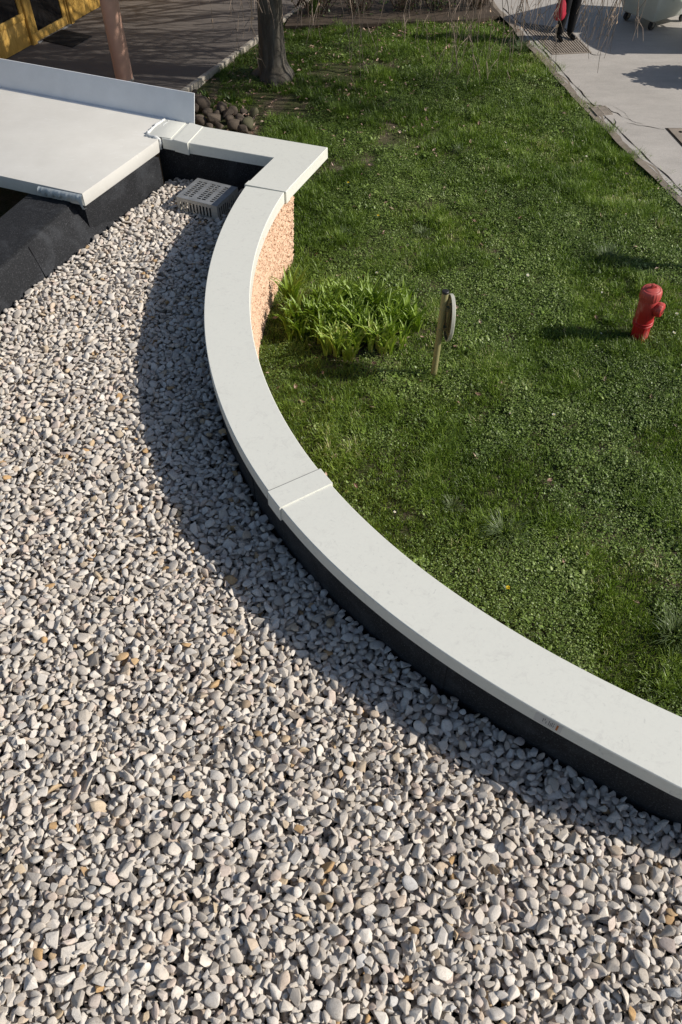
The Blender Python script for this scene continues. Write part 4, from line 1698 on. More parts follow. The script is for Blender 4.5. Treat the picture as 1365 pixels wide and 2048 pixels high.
# hanging weeping twigs that reach down into view: (tip px, tip py, distance)
hang = []
HG = random.Random(31)
for (xa, xb, ya, yb, n_h) in ((400, 520, 10, 75, 6), (470, 520, 100, 190, 2), (520, 575, 20, 60, 5), (585, 640, 40, 75, 6), (690, 760, 60, 190, 7), (800, 880, 50, 120, 5), (862, 880, 150, 190, 2),
                               (895, 1000, 60, 170, 18), (1000, 1030, 120, 175, 3), (1020, 1115, 40, 125, 22), (1150, 1200, 50, 118, 14), (1200, 1240, 40, 125, 6), (1255, 1285, 40, 75, 2)):
    for _ in range(n_h):
        hang.append((HG.uniform(xa, xb), HG.uniform(ya, yb), HG.uniform(12.3, 14.4)))
vis = MB()
vleaf = MB()
O = Vector((TREE.x, TREE.y, 0))
for (px, py, Y) in hang:
    tip = PY(px, py, Y) - O
    up = HG.uniform(1.3, 2.4)
    topp = tip + Vector((HG.uniform(-.45, .45), HG.uniform(-.3, .5), up))
    mid1 = tip.lerp(topp, 0.33) + Vector((HG.uniform(-.08, .08), HG.uniform(-.06, .06), 0))
    mid2 = tip.lerp(topp, 0.66) + Vector((HG.uniform(-.08, .08), HG.uniform(-.06, .06), 0))
    pts = []
    for k in range(13):
        t = k / 12
        a = topp.lerp(mid2, min(1, t * 3)) if t < 1 / 3 else (mid2.lerp(mid1, t * 3 - 1) if t < 2 / 3 else mid1.lerp(tip, t * 3 - 2))
        pts.append(a + Vector((HG.uniform(-.012, .012), HG.uniform(-.012, .012), 0)))
    r0 = HG.uniform(0.005, 0.0105)
    vis.tube(pts, [r0 * (1 - 0.68 * k / 12) for k in range(13)], 4, caps=False)
    for k in range(3, 12):
        if HG.random() < 0.55:
            d = Vector((HG.uniform(-1, 1), HG.uniform(-1, 1), HG.uniform(-1.6, -0.5))).normalized()
            L = HG.uniform(0.06, 0.42)
            q = [pts[k], pts[k] + d * L * .5 + Vector((HG.uniform(-.02, .02), 0, 0)), pts[k] + d * L * .8 + Vector((0, 0, -L * .25))]
            vis.tube(q, [0.005, 0.004, 0.003], 3, caps=False)
        if HG.random() < 0.2:
            leaf_disc(vleaf, pts[k] + Vector((0.01, 0, -0.02)), HG.uniform(0.012, 0.028), HG.uniform(0, 6.28), HG.uniform(0.6, 1.5), 6, 0.5)
    # the drooping bough that carries it, back to the trunk
    if HG.random() < 0.5:
        b0_ = Vector((0.03, 0.05, HG.uniform(3.2, 5.5)))
        mid = b0_.lerp(topp, 0.55) + Vector((0, 0, 1.1))
        bz = []
        for k in range(15):
            t = k / 14
            bz.append(b0_ * (1 - t) ** 2 + mid * 2 * t * (1 - t) + topp * t * t)
        limbs.tube(bz, [0.035 * (1 - 0.72 * k / 14) for k in range(15)], 5)
# sunny-side drooping strands, added above the view to streak the path with shade
for _ in range(100):
    x, y = TR.uniform(0.2, 6.2), TR.uniform(-1.3, 4.6)
    zb = max(1.9, limit_z(y + TREE.y)) + TR.uniform(0.0, 1.2)
    zt_ = zb + TR.uniform(0.8, 2.6)
    p = [Vector((x + TR.uniform(-.12, .12) * (k > 0), y + TR.uniform(-.10, .10), zt_ + (zb - zt_) * k / 6)) for k in range(7)]
    rr0 = TR.uniform(0.012, 0.036)
    q0 = p[0].lerp(Vector((0.05, 0.1, zt_ + 0.4)), 0.25) + Vector((0, 0, 0.35))
    limbs.tube([q0] + p, [rr0 * 1.1] + [rr0 * (1 - 0.6 * k / 6) for k in range(7)], 5)
limbs.build('limbs', M['bark'], tree, smooth=True)
o = twigs.build('fine_twigs', M['twig'], tree)
o['kind'] = 'stuff'
o = vis.build('hanging_twigs', M['twig'], tree)
o['kind'] = 'stuff'
m_dead = simple('clinging_dead_leaf', (0.50, 0.36, 0.25), 0.7, 0.3, var=0.25, scale=6)
o = vleaf.build('clinging_leaves', m_dead, tree)
o['kind'] = 'stuff'

# ------------------------------------------------------------------ boulders beside the white flashing
BL = [(397, 199, 22), (408, 214, 30), (391, 219, 19), (444, 219, 22), (416, 227, 18), (434, 230, 13), (456, 231, 24), (468, 225, 20), (403, 246, 24), (428, 244, 33), (460, 241, 19),
      (469, 254, 24), (441, 256, 18), (495, 252, 26), (482, 240, 20), (507, 230, 22), (500, 243, 15), (488, 226, 15), (487, 265, 22), (391, 185, 12), (420, 256, 15)]
words = ['small brown boulder topmost in the pile beside the flashing sheet', 'large dark brown boulder near the top of the pile by the flashing', 'grey upright boulder touching the end of the flashing sheet',
         'pale brown boulder at the top middle of the pile', 'half hidden brown boulder behind the biggest stone', 'small pale reddish boulder leaning on the biggest stone',
         'dark boulder in the right middle of the pile', 'rounded brown boulder behind the right middle of the pile', 'dark brown boulder low on the left against the wall',
         'largest brown boulder in the middle of the pile', 'pale brown boulder between two dark ones in the pile', 'dark boulder low in the pile next to the coping',
         'low dark boulder below the largest stone', 'mossy green boulder at the low right end of the pile', 'reddish brown boulder left of the mossy stones', 'greenish grey boulder farthest right in the pile',
         'small mossy boulder behind the mossy green one', 'small brown boulder at the top right of the pile', 'grey flat boulder half hidden by the far coping', 'small pale stone by the path kerb end above the pile', 'small dark boulder wedged low by the wall']
for i, (px, py, w) in enumerate(BL):
    c = P(px, py)
    s = w / 122 / 2
    rr_ = random.Random(60 + i)
    me = stone_mesh(700 + i, M['boulder2'] if i in (13, 15, 16) else M['boulder'], 3, 0.9 if i % 3 else 0.5)
    o = bpy.data.objects.new('boulder', me)
    COL.objects.link(o)
    o.scale = (s * rr_.uniform(0.95, 1.15), s * rr_.uniform(0.85, 1.1), s * rr_.uniform(0.75, 1.0))
    o.rotation_euler = (rr_.uniform(-.3, .3), rr_.uniform(-.3, .3), rr_.uniform(0, 6))
    o.location = (c.x, c.y - 0.02, s * 0.42)
    tag(o, words[i], 'stone', 'boulders piled beside the flashing')

# ------------------------------------------------------------------ shrub bed at the far side of the lawn
bed = MB()
bp = [P(585, 52), P(700, 48), P(830, 40), P(960, 36), P(1005, 18)]
bedpts = [Vector((-1.1, 17.0, 0)), Vector((0.1, 17.05, 0)), Vector((1.6, 17.25, 0)), Vector((2.7, 17.35, 0)), Vector((3.2, 17.6, 0)), Vector((2.6, 21.5, 0)), Vector((-0.4, 21.5, 0))]
bed.prism(bedpts, -0.05, 0.012)
bedm = m_concrete('bed_soil', (0.10, 0.075, 0.055), (0.05, 0.038, 0.028), 8)
tag(bed.build('planting_bed', bedm), kind='structure')
SHL = ['bare twiggy shrub at the left of the far bed next to the tree', 'dense brown shrub second from the tree in the far bed', 'twiggy shrub with green shoots in the middle of the far bed',
       'arching shrub with fresh leaves right of the middle of the far bed', 'thin bare shrub at the right end of the far bed by the pavement']
for i, (sx, sy) in enumerate(((-0.55, 17.75), (0.35, 17.85), (1.25, 17.95), (2.0, 18.0), (2.75, 18.1))):
    s = empty('shrub', (sx, sy, 0), SHL[i], 'shrub', 'shrubs in the far bed')
    rr_ = random.Random(40 + i)
    mb = MB()
    lv = MB()
    for k in range(46):
        a = rr_.uniform(0, 6.283)
        q = rr_.uniform(0, 0.28)
        p = Vector((q * math.cos(a), q * math.sin(a), 0.0))
        d = Vector((math.cos(a) * rr_.uniform(0.1, 0.7), math.sin(a) * rr_.uniform(0.1, 0.7), 1)).normalized()
        pts = [p]
        for m in range(6):
            d = (d + Vector((rr_.uniform(-.15, .15), rr_.uniform(-.15, .15), -0.06))).normalized()
            pts.append(pts[-1] + d * rr_.uniform(0.13, 0.22))
            if rr_.random() < 0.6:
                e = (d + Vector((rr_.uniform(-.8, .8), rr_.uniform(-.8, .8), rr_.uniform(-.4, .4)))).normalized()
                mb.tube([pts[-1], pts[-1] + e * 0.16, pts[-1] + e * 0.28 + Vector((0, 0, -.04))], [0.004, 0.003, 0.002], 3, caps=False)
            if i in (2, 3) and rr_.random() < 0.35:
                for _ in range(3):
                    leaf_disc(lv, pts[-1] + Vector((rr_.uniform(-.06, .06), rr_.uniform(-.06, .06), rr_.uniform(-.05, .05))), rr_.uniform(.012, .03), rr_.uniform(0, 6), rr_.uniform(0, 1), 6, 0.5)
        mb.tube(pts, [0.008 * (1 - 0.7 * m / 6) for m in range(7)], 4, caps=False)
    for k in range(60 if i != 4 else 15):
        a = rr_.uniform(0, 6.283)
        q = rr_.uniform(0, 0.55)
        leaf_disc(lv, Vector((q * math.cos(a), q * math.sin(a), rr_.uniform(0.03, 0.22))), rr_.uniform(.015, .04), rr_.uniform(0, 6), rr_.uniform(0, 1), 6, 0.55)
    mb.build('stems', M['stem'], s)['kind'] = 'stuff'
    lv.build('foliage', M['weed'], s)['kind'] = 'stuff'
c = P(630, 38)
df = empty('daffodil', (c.x, c.y + 0.3, 0), 'yellow daffodils with dark green leaves just right of the tree trunk', 'flower')
mb = MB()
rr_ = random.Random(9)
for k in range(42):
    a = rr_.uniform(0, 6.283)
    q = rr_.uniform(0, .12)
    blade(mb, (q * math.cos(a), q * math.sin(a), 0), rr_.uniform(.3, .48), .017, a, rr_.uniform(.2, .9), 5, 0, .4)
mb.build('leaves', M['weed'], df)['kind'] = 'stuff'
for k, (dx, dy, h) in enumerate(((0.06, -0.08, .42), (-0.1, -0.03, .46), (0.0, 0.05, .48))):
    mb = MB()
    mb.tube([(dx * .5, dy * .5, 0), (dx * .8, dy * .8, h * .7), (dx, dy, h)], .005, 5)
    fl_ = mb.build('flower_stem', M['weed'], df)
    mb = MB()
    Mx = Matrix.Translation((dx, dy, h)) @ Matrix.Rotation(R(65), 4, 'X') @ Matrix.Rotation(R(20 * k), 4, 'Y')
    for j in range(6):
        a = 2 * math.pi * j / 6
        mb.add([Mx @ Vector((0.006 * math.cos(a), 0.006 * math.sin(a), 0)), Mx @ Vector((0.035 * math.cos(a - .3), 0.035 * math.sin(a - .3), 0.004)), Mx @ Vector((0.055 * math.cos(a), 0.055 * math.sin(a), 0)), Mx @ Vector((0.035 * math.cos(a + .3), 0.035 * math.sin(a + .3), 0.004))], [(0, 1, 2, 3)])
    mb.lathe([(0.012, 0), (0.016, 0.02), (0.024, 0.04)], 10, Mx)
    mb.build('flower', M['yellow'], fl_)
# leaf rosettes in front of the boulders
for i, (px, py) in enumerate(((462, 196), (410, 190))):
    c = P(px, py)
    mb = MB()
    rr_ = random.Random(70 + i)
    for k in range(26):
        a = rr_.uniform(0, 6.28)
        blade(mb, (rr_.uniform(-.08, .08), rr_.uniform(-.05, .05), 0), rr_.uniform(.12, .2), .03, a, rr_.uniform(.6, 1.4), 4, 0, .3)
    tag(mb.build('leafy_weed', M['weed'], loc=(c.x, c.y, float(hgt(c.x, c.y)))), ('leafy green weed behind the boulder pile', 'small leafy weed between the kerb and the flashing')[i], 'weed', 'weeds near the boulders')

# ------------------------------------------------------------------ hydrant
hc = P(1280, 668)
hy = empty('fire_hydrant', (hc.x, hc.y, -0.02), 'weathered red fire hydrant leaning slightly in the lawn', 'fire hydrant')
hy.rotation_euler = (R(1.5), R(-4.5), R(0))
hy.scale = (0.90, 0.90, 0.95)
flute = lambda z, a: 1 + 0.018 * math.cos(16 * a)
mb = MB()
mb.lathe([(0.104, -0.05), (0.104, 0.0), (0.104, 0.16), (0.106, 0.175)], 64, wob=flute)
mb.lathe([(0.118, 0.175), (0.124, 0.180), (0.124, 0.198), (0.116, 0.204), (0.116, 0.212), (0.124, 0.218), (0.124, 0.236), (0.117, 0.242), (0.116, 0.27), (0.116, 0.45), (0.115, 0.50), (0.112, 0.535), (0.108, 0.545)], 48)
mb.build('barrel', M['hydrant'], hy, smooth=True, sharp=45)
mb = MB()
rib = lambda z, a: 1 + (0.022 * math.cos(20 * a) if 0.555 < z < 0.655 else 0)
mb.lathe([(0.108, 0.545), (0.122, 0.548), (0.127, 0.558), (0.127, 0.615), (0.123, 0.645), (0.114, 0.662), (0.102, 0.668), (0.092, 0.666), (0.085, 0.672), (0.05, 0.680), (0.0, 0.682)], 80, wob=rib)
cap = mb.build('cap', M['hydrant'], hy, smooth=True, sharp=50)
mb = MB()
mb.box((0.0, 0.0, 0.705), (0.034, 0.034, 0.05))
mb.box((0.035, 0.0, 0.692), (0.036, 0.014, 0.026))
mb.box((-0.035, 0.0, 0.688), (0.05, 0.02, 0.018))
mb.build('operating_nut', M['hydrant'], cap, bevel=0.004)
ow = Matrix.Rotation(R(-38), 4, 'Z') @ Matrix.Translation((0.09, 0, 0.435)) @ Matrix.Rotation(R(90), 4, 'Y')
mb = MB()
mb.lathe([(0.066, -0.03), (0.066, 0.022), (0.080, 0.024), (0.086, 0.032), (0.086, 0.080), (0.080, 0.098), (0.066, 0.106), (0.0, 0.108)], 48, ow, wob=lambda z, a: 1 + (0.02 * math.cos(14 * a) if 0.03 < z < 0.085 else 0))
out_ = mb.build('outlet', M['hydrant'], hy, smooth=True, sharp=40)
mb = MB()
mb.box((0.01, 0, 0.106), (0.020, 0.085, 0.010), ow)
mb.build('outlet_slot', M['hyd_dark'], out_)
mb = MB()
lw_ = Matrix.Rotation(R(-52), 4, 'Z')
pts = []
for k in range(5):
    a = R(-14 + 7 * k)
    for z in (0.285, 0.36):
        pts.append(lw_ @ Vector((0.108 * math.cos(a), 0.108 * math.sin(a), z + 0.01 * math.sin(k * 2))))
mb.add(pts, [(2 * k, 2 * k + 2, 2 * k + 3, 2 * k + 1) for k in range(4)])
mb.build('paint_patch', M['hyd_white'], hy)

# ------------------------------------------------------------------ marker post with an oval plate
def marker_post(loc, label, rz):
    e = empty('sign_post', loc, label, 'sign post')
    e.rotation_euler = (0, R(1.2), rz)
    mb = MB()
    mb.lathe([(0.034, -0.1), (0.034, 0.0), (0.034, 1.05)], 24)
    mb.build('post', M['post'], e, smooth=True, sharp=40)
    mb = MB()
    mb.lathe([(0.0345, 1.045), (0.0365, 1.047), (0.0365, 1.066), (0.031, 1.072), (0.0, 1.073)], 24)
    mb.build('cap', M['black'], e, smooth=True, sharp=40)
    # oval plate, its face to local +x, a turned rim at the back
    def oval(k, x, n=40):
        return [Vector((x, 0.175 * k * math.cos(2 * math.pi * i / n), 0.745 + 0.265 * k * math.sin(2 * math.pi * i / n))) for i in range(n)]
    n = 40
    ringsx = [oval(0.95, 0.062), oval(1.0, 0.062), oval(1.0, 0.092), oval(0.97, 0.098)]
    mb = MB()
    pts = [p for rg in ringsx for p in rg]
    fs = [(i * n + k, (i + 1) * n + k, (i + 1) * n + (k + 1) % n, i * n + (k + 1) % n) for i in range(3) for k in range(n)]
    fs = [tuple(reversed(f)) for f in fs]
    fs.append(tuple(3 * n + k for k in range(n)))
    mb.add(pts, fs)
    pl = mb.build('plate', M['plate'], e, smooth=True, sharp=35)
    mb = MB()
    mb.add(oval(0.955, 0.088), [tuple(range(n - 1, -1, -1))])
    mb.add(oval(0.955, 0.088) + oval(0.95, 0.063), [(k, (k + 1) % n, n + (k + 1) % n, n + k) for k in range(n)])
    mb.build('plate_back', M['plateback'], pl)
    mb = MB()
    for z in (0.62, 0.86):
        mb.box((0.045, 0, z), (0.035, 0.05, 0.035))
    mb.box((0.075, 0, 0.74), (0.02, 0.05, 0.34))
    mb.build('bracket', M['plateback'], e, bevel=0.003)
    for z in (0.62, 0.86):
        mb = MB()
        mb.lathe([(0.0352, z - 0.008), (0.037, z - 0.006), (0.037, z + 0.006), (0.0352, z + 0.008)], 24)
        mb.build('clamp', M['post'], e, smooth=True, sharp=40)
    for (y, z) in ((-0.09, 0.60), (-0.1, 0.84), (0.09, 0.60)):
        mb = MB()
        mb.lathe([(0.014, 0), (0.012, 0.012), (0, 0.014)], 8, Matrix.Translation((0.089, y, z)) @ Matrix.Rotation(R(-90), 4, 'Y'))
        mb.build('bolt', M['rust'], e)
    return e


pc_ = P(868, 746)
marker_post((pc_.x, pc_.y, -0.03), 'khaki marker post with an oval plate seen from behind beside the lily clump', R(6))
marker_post((4.62, 8.66, -0.03), 'khaki marker post outside the right edge whose shadow falls on the lawn above the hydrant', R(4))

# ------------------------------------------------------------------ gratings and cover in the pavement
def grating(name, label, corners, nbar, border, cross, group=None, cat='grating'):
    c0, c1, c2, c3 = [Vector((c.x, c.y, 0)) for c in corners]     # near-left, near-right, far-right, far-left
    e = empty(name, ((c0 + c2) / 2).to_tuple()[:2] + (0.0,), label, cat, group)
    o = Vector(e.location)
    zt = 0.030
    def quadbar(nm, a, b, c, d, z0, z1, mat, par=e):
        mb = MB()
        mb.prism([a - o, b - o, c - o, d - o], z0, z1)
        return mb.build(nm, mat, par)
    L = lambda s, t: (c0.lerp(c1, s)).lerp(c3.lerp(c2, s), t)
    quadbar('pit', L(0, 0), L(1, 0), L(1, 1), L(0, 1), 0.0195, 0.0215, M['hole'])
    bs, bt = border
    quadbar('frame', L(0, 0), L(1, 0), L(1, bt), L(0, bt), 0.0195, zt, M['iron'])
    quadbar('frame', L(0, 1 - bt), L(1, 1 - bt), L(1, 1), L(0, 1), 0.0195, zt, M['iron'])
    quadbar('frame', L(0, bt + .001), L(bs, bt + .001), L(bs, 1 - bt - .001), L(0, 1 - bt - .001), 0.0195, zt, M['iron'])
    quadbar('frame', L(1 - bs, bt + .001), L(1, bt + .001), L(1, 1 - bt - .001), L(1 - bs, 1 - bt - .001), 0.0195, zt, M['iron'])
    return e, L, quadbar, zt


gc = [P(1105, 112), P(1183, 108), P(1140, 61), P(1040, 47)]
e, L, qb, zt = grating('iron_grating', 'long iron bar grating under the standing person', gc, 0, (0.035, 0.018), 0)
for k in range(14):
    s = 0.05 + 0.90 * (k + 0.5) / 14
    h = 0.018
    # bars run across from near to far, in two panels
    qb('bar', L(s - h, .020), L(s + h, .020), L(s + h, .485), L(s - h, .485), 0.0215, zt - 0.001, M['iron'])
    qb('bar', L(s - h, .515), L(s + h, .515), L(s + h, .980), L(s - h, .980), 0.0215, zt - 0.001, M['iron'])
qb('cross_bar', L(.036, .488), L(.964, .488), L(.964, .512), L(.036, .512), 0.0215, zt, M['iron'])
gs = [Z3(415, 305), Z3(590, 285), Z3(500, 192), Z3(330, 208)]
gs = [P(*q) for q in gs]
e, L, qb, zt = grating('drain_grating', 'small slotted drain grating in the pavement beside the cracks', gs, 0, (0.05, 0.06), 0)
for k in range(9):
    t = 0.10 + 0.80 * (k + 0.5) / 9
    h = 0.022
    qb('bar', L(.052, t - h), L(.47, t - h), L(.47, t + h), L(.052, t + h), 0.0215, zt - 0.001, M['iron'])
    qb('bar', L(.53, t - h), L(.948, t - h), L(.948, t + h), L(.53, t + h), 0.0215, zt - 0.001, M['iron'])
qb('cross_bar', L(.471, .062), L(.529, .062), L(.529, .938), L(.471, .938), 0.0215, zt, M['iron'])
# square inspection cover
u0 = P(1330, 259)
u1 = P(1365, 297)
dv = (u1 - u0).normalized()
du = Vector((0.995, -0.02, 0)).normalized()
cv = empty('inspection_cover', (u0.x, u0.y, 0), 'square inspection cover with concrete infill in the pavement', 'manhole cover')
mb = MB()
mb.prism([dv * 0.9, dv * 0.9 + du * 0.95, du * 0.95, Vector((0, 0, 0))], 0.019, 0.024)
mb.build('joint', M['crack'], cv)
mb = MB()
mb.prism([dv * 0.87 + du * .03, dv * 0.87 + du * 0.92, dv * .03 + du * 0.92, dv * .03 + du * .03], 0.0245, 0.034)
mb.build('infill', M['cover'], cv, bevel=0.003)
mb = MB()
mb.lathe([(0.03, 0.0345), (0.03, 0.036)], 14, Matrix.Translation(dv * 0.16 + du * 0.17))
mb.build('lifting_hole', M['hole'], cv)

# ------------------------------------------------------------------ wheeled bins
def wheeled_bin(loc, rz, label):
    e = empty('wheeled_bin', loc, label, 'dumpster', 'grey four-wheeled bins on the pavement')
    e.scale = (1.12, 1.12, 1.05)
    e.rotation_euler = (0, 0, rz)
    LX, LY = 1.25, 0.98
    # tapered body with chamfered bottom corners
    def sec(z, kx, ky, ch):
        x, y = LX / 2 * kx, LY / 2 * ky
        return [Vector(p + (z,)) for p in ((-x + ch, -y), (x - ch, -y), (x, -y + ch), (x, y - ch), (x - ch, y), (-x + ch, y), (-x, y - ch), (-x, -y + ch))]
    secs = [sec(0.15, .72, .70, .03), sec(0.17, .76, .74, .03), sec(0.36, .84, .86, .025), sec(0.37, .85, .87, .025), sec(1.10, .97, .96, .02), sec(1.12, 1.02, 1.02, .02), sec(1.19, 1.03, 1.03, .02)]
    mb = MB()
    n = 8
    fs = [(i * n + k, i * n + (k + 1) % n, (i + 1) * n + (k + 1) % n, (i + 1) * n + k) for i in range(len(secs) - 1) for k in range(n)]
    fs += [tuple(range(n - 1, -1, -1)), tuple((len(secs) - 1) * n + k for k in range(n))]
    mb.add([p for s in secs for p in s], fs)
    # vertical stiffening ribs
    for x in (-0.18, 0.18):
        mb.box((x, -LY / 2 * .925, 0.78), (0.05, 0.03, 0.62), Matrix.Translation((0, 0, 0)))
    body = mb.build('body', M['bin'], e, bevel=0.012)
    mb = MB()
    k = 10
    for i in range(k + 1):
        a = math.pi * i / k
        mb.v += [(-LX / 2 * 1.04, -LY / 2 * 1.04 * math.cos(a), 1.192 + 0.16 * math.sin(a)), (LX / 2 * 1.04, -LY / 2 * 1.04 * math.cos(a), 1.192 + 0.16 * math.sin(a))]
    for i in range(k):
        mb.f.append((i * 2, i * 2 + 1, i * 2 + 3, i * 2 + 2))
    mb.f.append(tuple(i * 2 for i in range(k + 1)))
    mb.f.append(tuple(i * 2 + 1 for i in range(k, -1, -1)))
    mb.m = [0] * len(mb.f)
    mb.build('lid', M['bin'], e, smooth=True, sharp=40)
    mb = MB()
    mb.tube([(-LX / 2 - .03, -LY / 2 - .02, 1.08), (-LX / 2 - .03, LY / 2 + .02, 1.08)], 0.02, 8)
    mb.tube([(LX / 2 + .03, -LY / 2 - .02, 1.08), (LX / 2 + .03, LY / 2 + .02, 1.08)], 0.02, 8)
    mb.build('side_bar', M['castor'], e, smooth=True, sharp=40)
    for sx in (-1, 1):
        for sy in (-1, 1):
            x, y = sx * LX / 2 * .62, sy * LY / 2 * .58
            w = MB()
            Mw = Matrix.Translation((x, y, 0.075)) @ Matrix.Rotation(R(90), 4, 'X')
            w.lathe([(0.04, -0.022), (0.068, -0.024), (0.075, -0.012), (0.075, 0.012), (0.068, 0.024), (0.04, 0.022)], 20, Mw)
            wo = w.build('wheel', M['black'], e, smooth=True, sharp=40)
            f = MB()
            f.box((x, y - .035, 0.105), (0.05, 0.008, 0.09))
            f.box((x, y + .035, 0.105), (0.05, 0.008, 0.09))
            f.box((x, y, 0.148), (0.11, 0.10, 0.010))
            f.build('fork', M['castor'], wo)
    return e


bc = P(1306, 47, 0.17)
bl_ = P(1262, 8, 0.30)
ang = math.atan2((bl_ - bc).y, (bl_ - bc).x)       # direction of the bin's left side, going away
rz = R(33)
fx = Vector((math.cos(rz), math.sin(rz), 0))
fy = Vector((-math.sin(rz), math.cos(rz), 0))
ctr = Vector((bc.x, bc.y, 0)) + fx * (1.25 / 2 * .76 * 1.12) + fy * (0.98 / 2 * .74 * 1.12)
wheeled_bin((ctr.x, ctr.y, 0.018), rz, 'grey green wheeled bin on castors at the top right of the pavement')
wheeled_bin((7.45, 16.10, 0.018), R(16), 'grey green wheeled bin standing nearer than the other, outside the right edge')
# round bush beyond the right edge: only its shadow falls into the picture
bs_ = empty('round_bush', (6.95, 14.40, 0), 'low round evergreen bush whose shadow falls on the pavement', 'bush')
rr_ = random.Random(15)
mb = MB()
for k in range(3200):
    a = rr_.uniform(0, 6.283)
    cz = rr_.uniform(-0.3, 1)
    q = rr_.uniform(0.35, 1.0) ** 0.4 * (0.92 + 0.12 * math.sin(5 * a))
    s_ = math.sqrt(max(0, 1 - cz * cz))
    leaf_disc(mb, Vector((0.62 * q * s_ * math.cos(a), 0.55 * q * s_ * math.sin(a), 0.52 + 0.68 * q * cz)), rr_.uniform(.03, .055), rr_.uniform(0, 6), rr_.uniform(0, 1.5), 6, .6)
mb.build('foliage', M['weed'], bs_)['kind'] = 'stuff'
mb = MB()
mb.tube([(0, 0, 0), (0.02, 0, 0.3), (0, 0.02, 0.6)], [.04, .03, .015], 8)
mb.build('trunk', M['bark'], bs_)

# ------------------------------------------------------------------ person on the grating with a red bag
def skin_body(edges_chain, radii, sub=2):
    """edges_chain: dict name -> (pos, parent, radius); returns evaluated mesh"""
    names = list(edges_chain)
    me = bpy.data.meshes.new('person_skeleton')
    ix = {n: i for i, n in enumerate(names)}
    me.from_pydata([edges_chain[n][0] for n in names], [(ix[n], ix[edges_chain[n][1]]) for n in names if edges_chain[n][1]], [])
    o = bpy.data.objects.new('person_skeleton', me)
    COL.objects.link(o)
    sk = o.modifiers.new('skin', 'SKIN')
    sk.use_smooth_shade = True
    for n in names:
        rr = edges_chain[n][2]
        v = me.skin_vertices[0].data[ix[n]]
        v.radius = rr if isinstance(rr, tuple) else (rr, rr)
        v.use_root = (n == 'pelvis')
    sb = o.modifiers.new('sub', 'SUBSURF')
    sb.levels = sub
    sb.render_levels = sub
    dg_ = bpy.context.evaluated_depsgraph_get()
    dg_.update()
    out = bpy.data.meshes.new_from_object(o.evaluated_get(dg_))
    bpy.data.objects.remove(o)
    return out


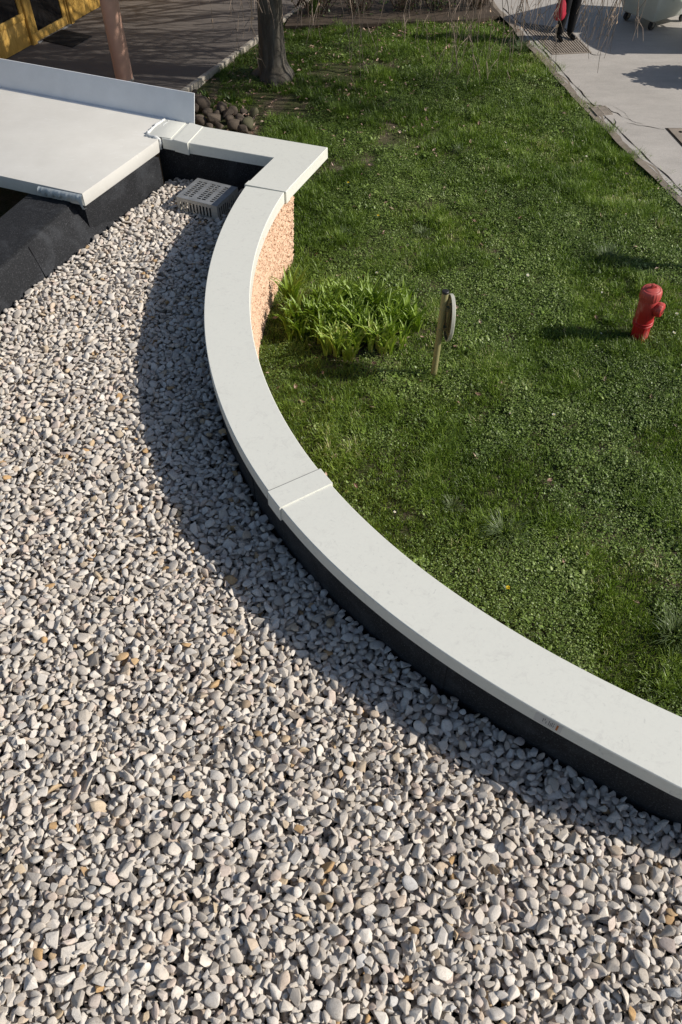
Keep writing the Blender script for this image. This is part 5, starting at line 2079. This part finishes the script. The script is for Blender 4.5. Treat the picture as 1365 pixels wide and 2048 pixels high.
def person(loc, rz):
    e = empty('person', loc, 'person in dark clothes and black shoes standing on the iron grating', 'person')
    e.rotation_euler = (0, 0, rz)
    S = {}
    a = lambda n, p, par, r: S.__setitem__(n, (p, par, r))
    # front is local -y
    a('pelvis', (0, 0, 0.98), None, (0.150, 0.115))
    a('waist', (0, 0.0, 1.12), 'pelvis', (0.140, 0.105))
    a('chest', (0, 0.0, 1.32), 'waist', (0.165, 0.12))
    a('shoulders', (0, 0.01, 1.45), 'chest', (0.135, 0.095))
    a('neck', (0, 0.0, 1.545), 'shoulders', 0.058)
    a('jaw', (0, -0.015, 1.63), 'neck', (0.070, 0.078))
    a('head', (0, -0.005, 1.70), 'jaw', (0.080, 0.096))
    a('crown', (0, 0.005, 1.755), 'head', (0.062, 0.075))
    for s, nm in ((-1, 'r'), (1, 'l')):
        a('hip' + nm, (s * 0.095, 0.0, 0.90), 'pelvis', 0.112)
        a('thigh' + nm, (s * 0.105, -0.01, 0.72), 'hip' + nm, 0.106)
        a('knee' + nm, (s * 0.11, -0.02 if s < 0 else 0.0, 0.50), 'thigh' + nm, 0.092)
        a('calf' + nm, (s * 0.112, 0.012, 0.34), 'knee' + nm, 0.088)
        a('ankle' + nm, (s * 0.115, 0.02, 0.11), 'calf' + nm, 0.072)
        a('heel' + nm, (s * 0.115, 0.02, 0.048), 'ankle' + nm, 0.046)
        a('ball' + nm, (s * 0.13, -0.10, 0.040), 'heel' + nm, (0.046, 0.036))
        a('toe' + nm, (s * 0.138, -0.17, 0.036), 'ball' + nm, (0.038, 0.028))
        a('sh' + nm, (s * 0.185, 0.01, 1.43), 'shoulders', 0.070)
        a('elb' + nm, (s * 0.235, 0.03, 1.16), 'sh' + nm, 0.052)
        a('fore' + nm, (s * 0.245, -0.01, 1.04), 'elb' + nm, 0.047)
        a('wri' + nm, (s * 0.25, -0.04, 0.905), 'fore' + nm, 0.032)
        a('palm' + nm, (s * 0.25, -0.05, 0.85), 'wri' + nm, (0.030, 0.024))
        for k in range(4):
            y = -0.078 + 0.019 * k
            ln = (0.85, 1.0, 0.95, 0.75)[k]
            b = 'palm' + nm
            a('f1%s%d' % (nm, k), (s * 0.250, y, 0.812), b, 0.0095)
            a('f2%s%d' % (nm, k), (s * 0.248, y, 0.812 - 0.030 * ln), 'f1%s%d' % (nm, k), 0.009)
            a('f3%s%d' % (nm, k), (s * 0.234, y, 0.812 - 0.050 * ln), 'f2%s%d' % (nm, k), 0.008)
            a('f4%s%d' % (nm, k), (s * 0.218, y, 0.812 - 0.046 * ln), 'f3%s%d' % (nm, k), 0.007)
        a('t1' + nm, (s * 0.232, -0.078, 0.842), 'palm' + nm, 0.011)
        a('t2' + nm, (s * 0.218, -0.086, 0.812), 't1' + nm, 0.0095)
        a('t3' + nm, (s * 0.212, -0.080, 0.788), 't2' + nm, 0.008)
    me = skin_body(S, None, 2)
    me.name = 'body'
    me.materials.clear()
    for m in ('trouser', 'coat', 'skin', 'shoe'):
        me.materials.append(M[m])
    me.update()
    mi = []
    for p in me.polygons:
        x, y, z = p.center
        if z < 0.10:
            k = 3
        elif abs(x) > 0.19 and z < 0.885:
            k = 2
        elif z < 0.95:
            k = 0
        elif z < 1.53:
            k = 1
        else:
            k = 2
        mi.append(k)
    me.polygons.foreach_set('material_index', mi)
    me.polygons.foreach_set('use_smooth', [True] * len(me.polygons))
    link('body', me, e)
    # coat skirt, hair, face
    mb = MB()
    prof = [(0.185, 0.82), (0.182, 0.90), (0.17, 1.02), (0.158, 1.14)]
    mb.lathe(prof, 30, Matrix.Scale(0.80, 4, (0, 1, 0)), wob=lambda z, a: 1 + 0.03 * math.sin(7 * a + z * 9))
    mb.build('coat_hem', M['coat'], e, smooth=True)
    mb = MB()
    rr_ = random.Random(3)
    Mx = Matrix.Translation((0, 0.018, 1.715)) @ Matrix.Diagonal((0.093, 0.107, 0.105, 1))
    for i in range(9):
        for k in range(20):
            th_, ph_ = math.pi * 0.62 * i / 8, 2 * math.pi * k / 20
            q = Vector((math.sin(th_) * math.cos(ph_), math.sin(th_) * math.sin(ph_), math.cos(th_)))
            if q.y < -0.35 and q.z < 0.45:
                q.z = 0.45 + 0.02 * rr_.random()
                q.y *= 0.9
            mb.v.append(tuple(Mx @ (q * (1 + rr_.uniform(-.015, .015)))))
    for i in range(8):
        for k in range(20):
            mb.f.append((i * 20 + k, (i + 1) * 20 + k, (i + 1) * 20 + (k + 1) % 20, i * 20 + (k + 1) % 20))
            mb.m.append(0)
    mb.build('hair', M['hair'], e, smooth=True)
    mb = MB()
    mb.tube([(0, -0.088, 1.705), (0, -0.108, 1.668), (0, -0.092, 1.655)], [.008, .015, .012], 8)
    for s in (-1, 1):
        mb.tube([(s * .078, 0.0, 1.715), (s * .088, 0.012, 1.695), (s * .08, 0.008, 1.655)], [.010, .016, .008], 8)
    mb.build('nose_and_ears', M['skin'], e, smooth=True)
    mb = MB()
    for s in (-1, 1):
        mb.lathe([(0.0, -0.011), (0.011, -0.006), (0.013, 0), (0.011, 0.006), (0, 0.011)], 10, Matrix.Translation((s * 0.032, -0.084, 1.705)))
    mb.tube([(-.025, -0.083, 1.618), (0, -0.092, 1.620), (.025, -0.083, 1.618)], [.004, .007, .004], 6)
    mb.build('eyes_and_mouth', M['hair'], e, smooth=True)
    return e


pl_ = P(1128, 81)
pz = R(20)
pe = person((pl_.x, pl_.y, 0.032), pz)
hand = Matrix.Rotation(pz, 4, 'Z') @ Vector((-0.236, -0.05, 0.79)) + Vector((pl_.x, pl_.y, 0.032))
bg_ = empty('red_bag', (hand.x, hand.y, hand.z), 'crumpled red bag hanging from the hand of the person', 'bag')
mb = MB()
rr_ = random.Random(4)
prof = [(0.02, -0.44), (0.075, -0.435), (0.10, -0.40), (0.105, -0.33), (0.095, -0.25), (0.075, -0.17), (0.045, -0.10), (0.022, -0.05)]
mb.lathe(prof, 26, Matrix.Scale(0.62, 4, (0, 1, 0)), wob=lambda z, a: 1 + 0.10 * math.sin(5 * a + 14 * z) + 0.06 * math.sin(9 * a - 25 * z))
mb.build('sack', M['bag'], bg_, smooth=True)
mb = MB()
mb.tube([(-0.012, 0.02, -0.06), (-0.022, 0.035, -0.02), (0, 0.03, 0.006), (0.0, 0, 0.010), (0, -0.03, 0.006), (0.022, -0.035, -0.02), (0.012, -0.02, -0.06)], 0.006, 6)
mb.build('handle', M['bag'], bg_, smooth=True)
